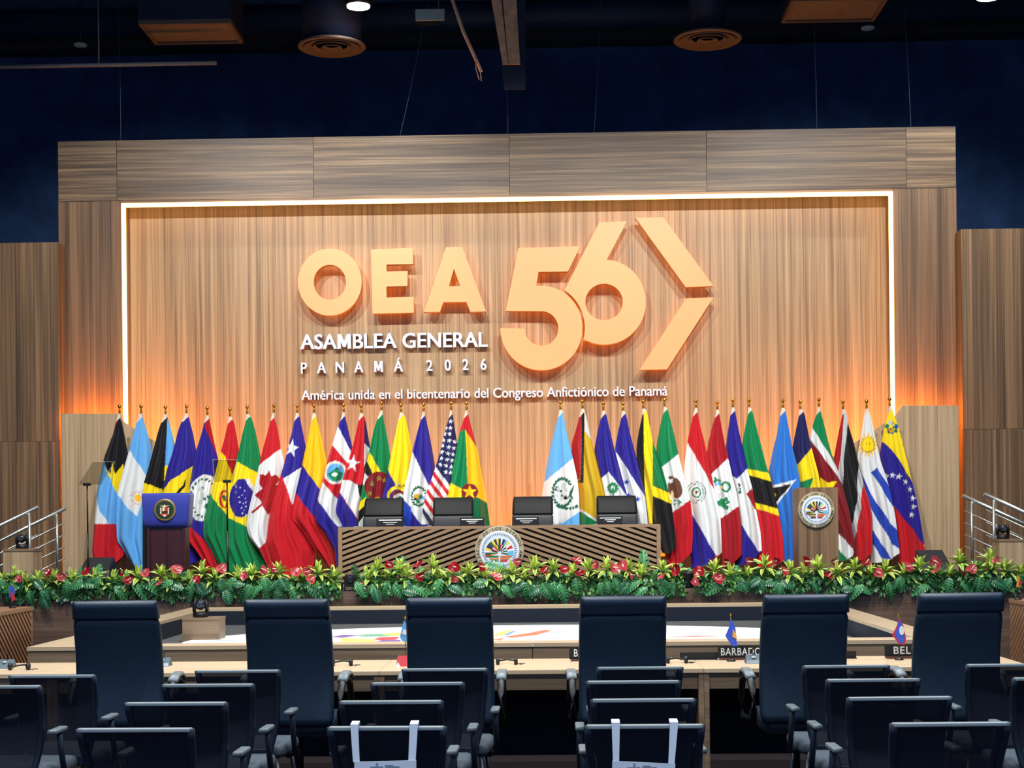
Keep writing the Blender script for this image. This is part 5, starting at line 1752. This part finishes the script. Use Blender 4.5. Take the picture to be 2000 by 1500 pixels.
# ---------------------------------------------------------------- slatted side desks
SDZ = 1.03
for sgn, xw, yend in ((-1, -4.33, 12.72), (1, 3.72, 12.56)):
    lab = 'slatted walnut side desk facing the centre table on the %s side' % ('blue lectern' if sgn < 0 else 'plain walnut lectern')
    Ld = 1.8
    t = thing('side_desk', lab, 'desk', (xw, yend - Ld / 2, 0), sgn * -math.pi / 2)
    wm = WSLAT2
    MB().box(-Ld / 2, Ld / 2, .03, .06, 0.02, SDZ - .03).build('front_panel', DARKWOOD if sgn < 0 else mat('brown_panel', (96, 66, 48), .6), t)
    MB().box(-Ld / 2, Ld / 2, -.01, .62, SDZ - .03, SDZ).build('desk_top', wm, t)
    for e in (-Ld / 2, Ld / 2 - .03):
        MB().box(e, e + .03, 0, .6, 0, SDZ - .032).build('end_panel', wm, t)
    for k in range(-40, 80):
        zb = k * .062
        wd = .034 if sgn < 0 else .052
        f = lambda x: zb - sgn * -1 * 1.0 * (x + Ld / 2) * (1 if sgn < 0 else 1)
        s_ = -.85 if sgn < 0 else .85
        f = lambda x: zb + s_ * x
        poly = clip_rect([(-Ld / 2, f(-Ld / 2)), (Ld / 2, f(Ld / 2)), (Ld / 2, f(Ld / 2) + wd), (-Ld / 2, f(-Ld / 2) + wd)], (0.0 if sgn < 0 else -Ld / 2 + .03), (Ld / 2 - .03 if sgn < 0 else 0.0), .02, SDZ - .032)
        if len(poly) >= 3 and abs(sum(poly[i][0] * poly[(i + 1) % len(poly)][1] - poly[(i + 1) % len(poly)][0] * poly[i][1] for i in range(len(poly)))) > 6e-4:
            MB().prism_xz(poly, 0, .03).build('slat', wm, t)

# ---------------------------------------------------------------- delegates' tables
YTF, YTB, TTZ = 9.83, 10.62, .748
se = [X(-540, YTF, 1310), X(100, YTF, 1312), X(740, YTF, 1310), X(1375, YTF, 1308), X(2015, YTF, 1304)]
names = ['pale oak topped table unit beside the slatted side desk end', 'pale oak topped table unit with the grey microphone unit', 'pale oak topped table unit between the headset and the BARBADOS plate', 'pale oak topped table unit carrying the BARBADOS and BELIZE plates']
for k in range(4):
    p, q = se[k], se[k + 1]
    m = (p + q) / 2
    h = (q - p) / 2
    t = thing('delegate_table', names[k], 'table', (m, YTF, 0))
    dd = YTB - YTF
    MB().box(-h + .001, h - .001, 0, dd, TTZ - .03, TTZ).build('table_top', WTOP, t, bevel=.004)
    MB().box(-h + .036, h - .036, .03, .05, .615, TTZ - .031).build('apron', WDESK, t)
    for e in (-h + .001, h - .034):
        MB().box(e, e + .033, .012, dd - .05, 0, TTZ - .031).build('side_panel', WDESK, t)
    MB().box(-h + .036, h - .036, dd - .12, dd - .09, .1, TTZ - .031).build('modesty_panel', BLK, t)

# ---------------------------------------------------------------- tall chairs at the delegates' tables
tall = [(216, .05), (560, -.02), (876, 0), (1214, .03), (1571, .04), (1875, .03)]
lab = ['tall black leather chair beside the slatted side desk end of the table', 'tall black leather chair between the grey microphone unit and a headset', 'tall black leather chair hiding the small light blue flag',
       'tall black leather chair in front of the BAHAMAS name plate', 'tall black leather chair between the BARBADOS and BELIZE plates', 'tall black leather chair just past the BELIZE plate']
tc = make_chair(.53, .50, 1.25, lab[0], 'tall chairs at the delegates tables', .105, LEATHER_N)
for i, (px, rz) in enumerate(tall):
    c = tc if i == 0 else dup(tc)
    c['label'] = lab[i]
    c.location = (X(px, 9.1, 1170), 9.49, 0)
    c.rotation_euler = (0, 0, rz)

# ---------------------------------------------------------------- mesh-back chairs of the audience
MESHM = mat('black_mesh_fabric', (11, 21, 40), .7, alpha=.93)
FRAMEM = mat('black_chair_frame', (26, 36, 52), .42)
CAPM = mat('grey_arm_cap', (104, 114, 120), .4)
SEATM = mat('dark_seat_fabric', (64, 74, 84), .8, noise=.15, nscale=50)


def make_mesh_chair():
    t = thing('mesh_chair', 'x', 'chair')
    W0, ZT = .47, .905

    def prof(q):                      # q 0 bottom .. 1 top : half width, y, z
        z = .42 + (ZT - .42) * q
        hwid = .235 - .055 * (1 - q) ** 1.3 - (.02 if q < .35 else 0) * (1 - q / .35 if q < .35 else 0)
        y = -.02 - .09 * q + .05 * math.sin(math.pi * q)
        return hwid, y, z
    n = 10
    for s in (-1, 1):
        secs = []
        for i in range(n + 1):
            h_, y, z = prof(i / n)
            secs.append([(s * h_ + a - s * .016, y + b, z) for a, b in rrect(.016, .014, .008, 2)])
        MB().loft(secs).build('back_upright', FRAMEM, t)
    h_, y, z = prof(1)
    top = [[(x, y + a, z - .004 + b) for a, b in rrect(.018, .0075, .003, 3)] for x in (-h_ + .012, -h_ + .03, 0, h_ - .03, h_ - .012)]
    MB().loft(top).build('top_rail', mat('painted_highlight_rail', (138, 148, 152), .35), t)  # dark plastic rail; overhead highlight on its top painted into the pale colour
    h_, y, z = prof(0)
    MB().box(-h_ + .015, h_ - .015, y - .012, y + .012, z - .01, z + .05).build('lower_rail', FRAMEM, t, bevel=.006)
    mb = MB()
    g = []
    for i in range(n + 1):
        h_, y, z = prof(.05 + .94 * i / n)
        g.append([(-h_ + .02 + (2 * h_ - .04) * k / 6, y + .012 * math.sin(math.pi * k / 6), z) for k in range(7)])
    v = [p for r in g for p in r]
    f = [(i * 7 + k, i * 7 + k + 1, (i + 1) * 7 + k + 1, (i + 1) * 7 + k) for i in range(n) for k in range(6)]
    mb.add(v, f, 0, True)
    mb.build('back_mesh', MESHM, t)
    secs = [[(x, y, .445 + z) for x, z in rrect(hw_, hh, hh * .8, 3)] for y, hw_, hh in ((.0, .19, .015), (.02, .22, .035), (.2, .235, .04), (.40, .235, .04), (.46, .22, .03), (.475, .19, .012))]
    MB().loft(secs).build('seat', SEATM, t)
    for s in (-1, 1):
        x = s * .262
        arm = MB().tube([(s * .215, .16, .40), (x, .14, .42), (x, .10, .52), (x, .06, .645)], [.015, .016, .016, .016], 8).build('arm_post', FRAMEM, t)
        MB().loft([[(x + a, yy, .665 + b) for a, b in rrect(.024, .012, .008, 3)] for yy in (-.05, -.04, .04, .11, .12)]).build('arm_pad', CAPM, arm)
    for sx in (-1, 1):
        for sy, yy in ((-1, .02), (1, .43)):
            MB().tube([(sx * .18, yy, .41), (sx * .24, yy - sy * -.03, .012)], .012, 8).build('leg', FRAMEM, t)
        MB().tube([(sx * .205, .02, .25), (sx * .205, .44, .25)], .009, 6).build('side_stretcher', FRAMEM, t)
    return t


mc = make_mesh_chair()
rows = [(8.29, [(18, 187), (380, 550), (783, 957), (1165, 1335), (1567, 1737), (1885, 2058)], 'first'), (7.58, [(-102, 85), (313, 500), (722, 910), (1143, 1330), (1610, 1800), (1975, 2165)], 'second'),
        (6.81, [(240, 447), (660, 868), (1152, 1360), (1650, 1862)], 'third'), (5.95, [(145, 381), (638, 872), (1140, 1376), (1735, 1975)], 'fourth')]
first = True
sign_at = []
for Yr, cols, nm in rows:
    for k, (xa, xb) in enumerate(cols):
        if nm == 'first' and k == 0:
            Yc = 8.1
        else:
            Yc = Yr
        c = mc if first else dup(mc)
        first = False
        c.location = (X((xa + xb) / 2, Yc, 1330), Yc + .11, 0)
        mid = (xa + xb) / 2
        c.rotation_euler = (0, 0, -.02 if mid < 900 else (.02 if mid > 1300 else 0))
        colname = next(d for lim, d in ((150, 'nearest the slatted side desk'), (600, 'in line with the grey microphone unit'), (1000, 'in line with the red and white card'), (1500, 'in line with the BAHAMAS plate'), (1850, 'in line with the BELIZE plate'), (9999, 'past the BELIZE plate')) if mid < lim)
        c['label'] = 'black mesh-back armchair, %s audience row, %s' % (nm, colname)
        c['group'] = 'mesh chairs, %s row' % nm
        if nm == 'fourth' and k in (1, 2):
            c['label'] = 'black mesh-back armchair with a white strapped sign over its back, ' + ('squarely hung sign' if k == 1 else 'tilted sign')
            del c['group']
            sign_at.append((c.location.copy(), k))
PAPER = mat('white_paper', (214, 222, 234), .6)
for (loc, k) in sign_at:
    t = thing('strap_sign', ('white seat sign hanging level on two white straps' if k == 1 else 'white seat sign hanging tilted on two white straps'), 'sign', (loc.x, loc.y - .11, .905))
    xs = ((-.114, -.062), (.062, .116)) if False else None
    Yq = 5.95
    if k == 1:
        st = [[(684, 1424), (699, 1424), (703, 1487), (690, 1487)], [(800, 1421), (816, 1421), (812, 1486), (798, 1486)]]
        card = [(692, 1488), (813, 1485), (813, 1590), (692, 1593)]
    else:
        st = [[(1195, 1423), (1211, 1423), (1209, 1485), (1197, 1485)], [(1309, 1420), (1325, 1420), (1317, 1491), (1305, 1489)]]
        card = [(1196, 1486), (1319, 1492), (1316, 1590), (1194, 1588)]
    ofs = t.location
    for s_ in st:
        a, b, c_, d_ = [W(x, y, Yq - .035) - ofs for x, y in s_]
        mb = MB()
        th = .003
        pts = [(a, .05), (a, -.0), (d_, .0)]
        P = [Vector((a.x, .05, .012)), Vector((b.x, .05, .012)), Vector((b.x, -.03, .016)), Vector((a.x, -.03, .016)), Vector((d_.x, -.045, d_.z)), Vector((c_.x, -.045, c_.z))]
        P[0].z = P[1].z = -.05
        top = [Vector((a.x, .03, .022)), Vector((b.x, .03, .022))]
        V = [P[0], P[1], top[1], top[0], P[2], P[3], P[5], P[4]]
        back = [v + Vector((0, .003, -.003)) for v in V]
        mb.add([tuple(v) for v in V + back], [(0, 1, 2, 3), (3, 2, 4, 5), (5, 4, 6, 7), (11, 10, 9, 8), (13, 12, 10, 11), (15, 14, 12, 13)])
        mb.build('strap', PAPER, t)
    Q = [W(x, y, Yq - .05) - ofs for x, y in card]
    MB().prism_xz([(v.x, v.z) for v in Q], -.05, -.046).build('card', PAPER, t)
    Qw = lambda x, y: W(x, y, Yq - .056) - ofs
    ink = mat('grey_ink', (140, 148, 160), .7)
    dx0 = 0 if k == 1 else 503
    dy0 = 0 if k == 1 else 1.5
    for (xa, ya, xb, yb_) in ((734, 1490, 738, 1496), (722, 1497, 748, 1498), (752, 1494, 768, 1496), (752, 1496.6, 780, 1498)):
        A, B_ = Qw(xa + dx0, yb_ + dy0), Qw(xb + dx0, ya + dy0)
        MB().box(A.x, B_.x, -.0525, -.0505, A.z, B_.z).build('print_mark', ink, t)

# ---------------------------------------------------------------- small things on the tables
def flat_text(parent, s, h, x0, y, z, width, m):
    gl, bb = glyphs(s, .01, .01, 1.12)
    capv, _ = text_mesh('H', .01, .01)
    cz0, cz1 = capv[:, 2].min(), capv[:, 2].max()
    for v, fs in gl:
        vv = np.stack([x0 + (v[:, 0] - bb[0]) * width / (bb[1] - bb[0]), y + v[:, 1] * .15, z + (v[:, 2] - cz0) * h / (cz1 - cz0)], 1)
        me = bpy.data.meshes.new('plate_letter')
        me.from_pydata(vv.tolist(), [], fs)
        me.materials.append(m)
        link('plate_letter', me, parent)


for s, xa, xb, yt, tx0, tx1 in (('BAHAMAS', 1112, 1205, 1262, 1121, 1196), ('BARBADOS', 1402, 1500, 1260, 1408, 1494), ('BELIZE', 1728, 1825, 1260, 1745, 1809)):
    Yn = 10.42
    p = W(xa, 1284, Yn)
    wd = (xb - xa) * Yn / F
    h = 24 * Yn / F
    t = thing('country_plate', 'black country name plate with white capitals reading ' + s, 'name plate', (p.x + wd / 2, Yn, TTZ))
    MB().box(-wd / 2, wd / 2, -.006, .006, .012, .012 + h).build('plate_face', PLATE, t)
    MB().box(-wd / 2 + .01, wd / 2 - .01, -.03, .03, 0, .014).build('plate_foot', mat('plate_foot_wood'), t)
    flat_text(t, s, h * .6, -wd / 2 + (tx0 - xa) * Yn / F, -.008, .012 + h * .22, (tx1 - tx0) * Yn / F, LETW)
for xa, xb, lab in ((1328, 1401, 'plain black stand lying behind the table edge next to the BARBADOS plate'), (1590, 1671, 'plain black stand on the table behind a tall chair, before the BELIZE plate')):
    Yn = 10.45
    p = W(xa, 1284, Yn)
    wd = (xb - xa) * Yn / F
    t = thing('plate_stand', lab, 'plate stand', (p.x + wd / 2, Yn, TTZ))
    MB().box(-wd / 2, wd / 2, -.01, .01, .006, .05).build('stand_face', PLATE, t)
    MB().box(-wd / 2, wd / 2, -.03, .04, 0, .007).build('stand_foot', PLATE, t)


def mini_flag(px, base_py, tip_py, Y, zt_, cloth, label):
    """cloth: list of (material, pixel polygon)"""
    p = W(px, base_py, Y)
    p.z = zt_
    t = thing('table_flag', label, 'flag', p)
    ztip = W(px, tip_py, Y).z - zt_
    MB().lathe([(.03, 0), (.03, .008), (.024, .014), (.008, .018)], 14).build('base', mat('flag_base_black', (30, 26, 24), .3), t)
    MB().tube([(0, 0, .01), (0, 0, ztip - .02)], .003, 6).build('pole', mat('thin_pole_dark', (60, 56, 52), .4), t)
    MB().lathe([(.004, -.02), (.006, -.012), (.004, -.004), (0, 0)], 8, (0, 0, ztip)).build('finial', GOLD, t)
    for j, (m, poly) in enumerate(cloth):
        P = [W(x, y, Y) - p for x, y in poly]
        y0 = -.012 - .004 * j
        MB().prism_xz([(q.x, q.z) for q in P], y0, y0 + .0035).build('cloth', m, t)


FB, FYo, FR_, FW_, FLb = mat('mini_blue', (60, 90, 210), .6), mat('mini_orange', (244, 178, 60), .6), mat('mini_red', (206, 50, 66), .6), mat('mini_white', (226, 232, 238), .6), mat('mini_sky', (96, 168, 232), .6)
mini_flag(1428, 1285, 1198, 10.3, TTZ, [(FB, [(1428, 1208), (1436, 1226), (1438, 1250), (1440, 1261), (1430, 1262), (1416, 1242), (1423, 1226)]), (FYo, [(1431, 1228), (1438, 1240), (1439, 1248), (1430, 1244)])], 'small blue and gold table flag before the BARBADOS plate')
mini_flag(1756, 1285, 1200, 10.3, TTZ, [(FR_, [(1755, 1206), (1764, 1222), (1769, 1247), (1766, 1260), (1755, 1258), (1742, 1240), (1751, 1222)]), (FB, [(1755, 1209), (1762, 1222), (1766, 1244), (1763, 1257), (1755, 1254), (1747, 1240), (1752, 1224)]), (FW_, ell(1760, 1231, 5, 9, 14))], 'small blue table flag with red edges before the BELIZE plate')
mini_flag(792, 1285, 1204, 10.3, TTZ, [(FLb, [(789, 1212), (797, 1222), (800, 1254), (786, 1252), (781, 1244)]), (FW_, [(789, 1228), (799, 1234), (799, 1242), (785, 1237)])], 'small light blue and white table flag half hidden by a tall chair')
mini_flag(25, 1184, 1140, 12.5, SDZ, [(FB, [(20, 1144), (27, 1146), (30, 1158), (18, 1168)]), (FR_, [(21, 1154), (30, 1164), (31, 1172), (24, 1174)])], 'small blue and red table flag on the slatted side desk')
mini_flag(1988, 1170, 1118, 12.4, SDZ, [(FYo, [(1988, 1122), (1994, 1136), (1994, 1146), (1984, 1146)]), (FR_, [(1990, 1130), (1996, 1138), (1992, 1144), (1988, 1142)])], 'small red and gold table flag on the grooved side desk')

MICM = mat('grey_mic_unit', (92, 104, 112), .35)
for (px, py, Yn, zt_, lab, s) in ((313, 1296, 10.25, TTZ, 'grey wedge microphone unit on the table beside a tall chair', 1.0), (1474, 1289, 10.1, TTZ, 'pale grey wedge microphone unit at the end of the BARBADOS plate', 1.0), (4, 1298, 10.2, TTZ, 'pale grey wedge microphone unit on the table near the slatted side desk', 1.1)):
    p = W(px, py, Yn)
    t = thing('microphone_unit', lab, 'microphone', (p.x, Yn, zt_))
    w, dp, hh = .055 * s, .12, .055
    MB().add([(-w, 0, 0), (w, 0, 0), (w, dp, 0), (-w, dp, 0), (-w * .9, .03, .022), (w * .9, .03, .022), (w * .8, dp * .9, hh), (-w * .8, dp * .9, hh)], [(0, 3, 2, 1), (4, 5, 6, 7), (0, 1, 5, 4), (1, 2, 6, 5), (2, 3, 7, 6), (3, 0, 4, 7)]).build('unit_body', MICM, t, bevel=.004)
    MB().tube([(0, dp * .8, hh), (0, dp * .9, hh + .03), (0, dp * .6, hh + .05)], .004, 6).build('gooseneck', BLACKM, t)
    MB().lathe([(.012, 0), (.014, .005), (.014, .01), (.008, .012)], 12, (0, .05, .033)).build('button', mat('mic_button', (200, 206, 206), .4), t)
for (px, py, Yn, lab) in ((668, 1297, 10.2, 'black earphone headset lying on the table beside a tall chair'), (990, 1293, 10.2, 'black earphone headset lying on the table before the BAHAMAS plate'), (38, 1303, 10.1, 'black earphone headset lying on the table near the slatted side desk'), (1322, 1290, 10.2, 'black earphone headset lying on the table before the plain black stand')):
    p = W(px, py, Yn)
    t = thing('headset', lab, 'headset', (p.x, Yn, TTZ))
    MB().tube([(-.06, .0, .018), (-.05, .06, .022), (0, .09, .026), (.05, .06, .022), (.06, 0, .018)], .006, 8).build('headband', BLACKM, t)
    for s in (-1, 1):
        MB().lathe([(.018, -.012), (.024, -.008), (.024, .008), (.018, .012)], 14, (s * .06, -.005, .024), axis='X').build('ear_pad', BLACKM, t)
    MB().tube([(.06, -.01, .008), (.1, -.03, .005), (.085, .03, .005), (.12, .01, .005)], .003, 6).build('cable', BLACKM, t)
p = W(783, 1290, 10.15)
t = thing('tent_card', 'small red and white folded card on the table by the light blue flag', 'card', (p.x, 10.15, TTZ))
MB().add([(-.03, -.03, 0), (.05, -.03, 0), (.05, 0, .07), (-.02, 0, .07), (-.03, .03, 0), (.05, .03, 0)], [(0, 1, 2, 3), (3, 2, 5, 4), (0, 3, 4), (1, 5, 2)]).build('card_fold', FR_, t)
MB().add([(-.034, -.033, 0), (.0, -.033, 0), (-.016, -.024, .03)], [(0, 1, 2)]).build('card_corner', FW_, t)
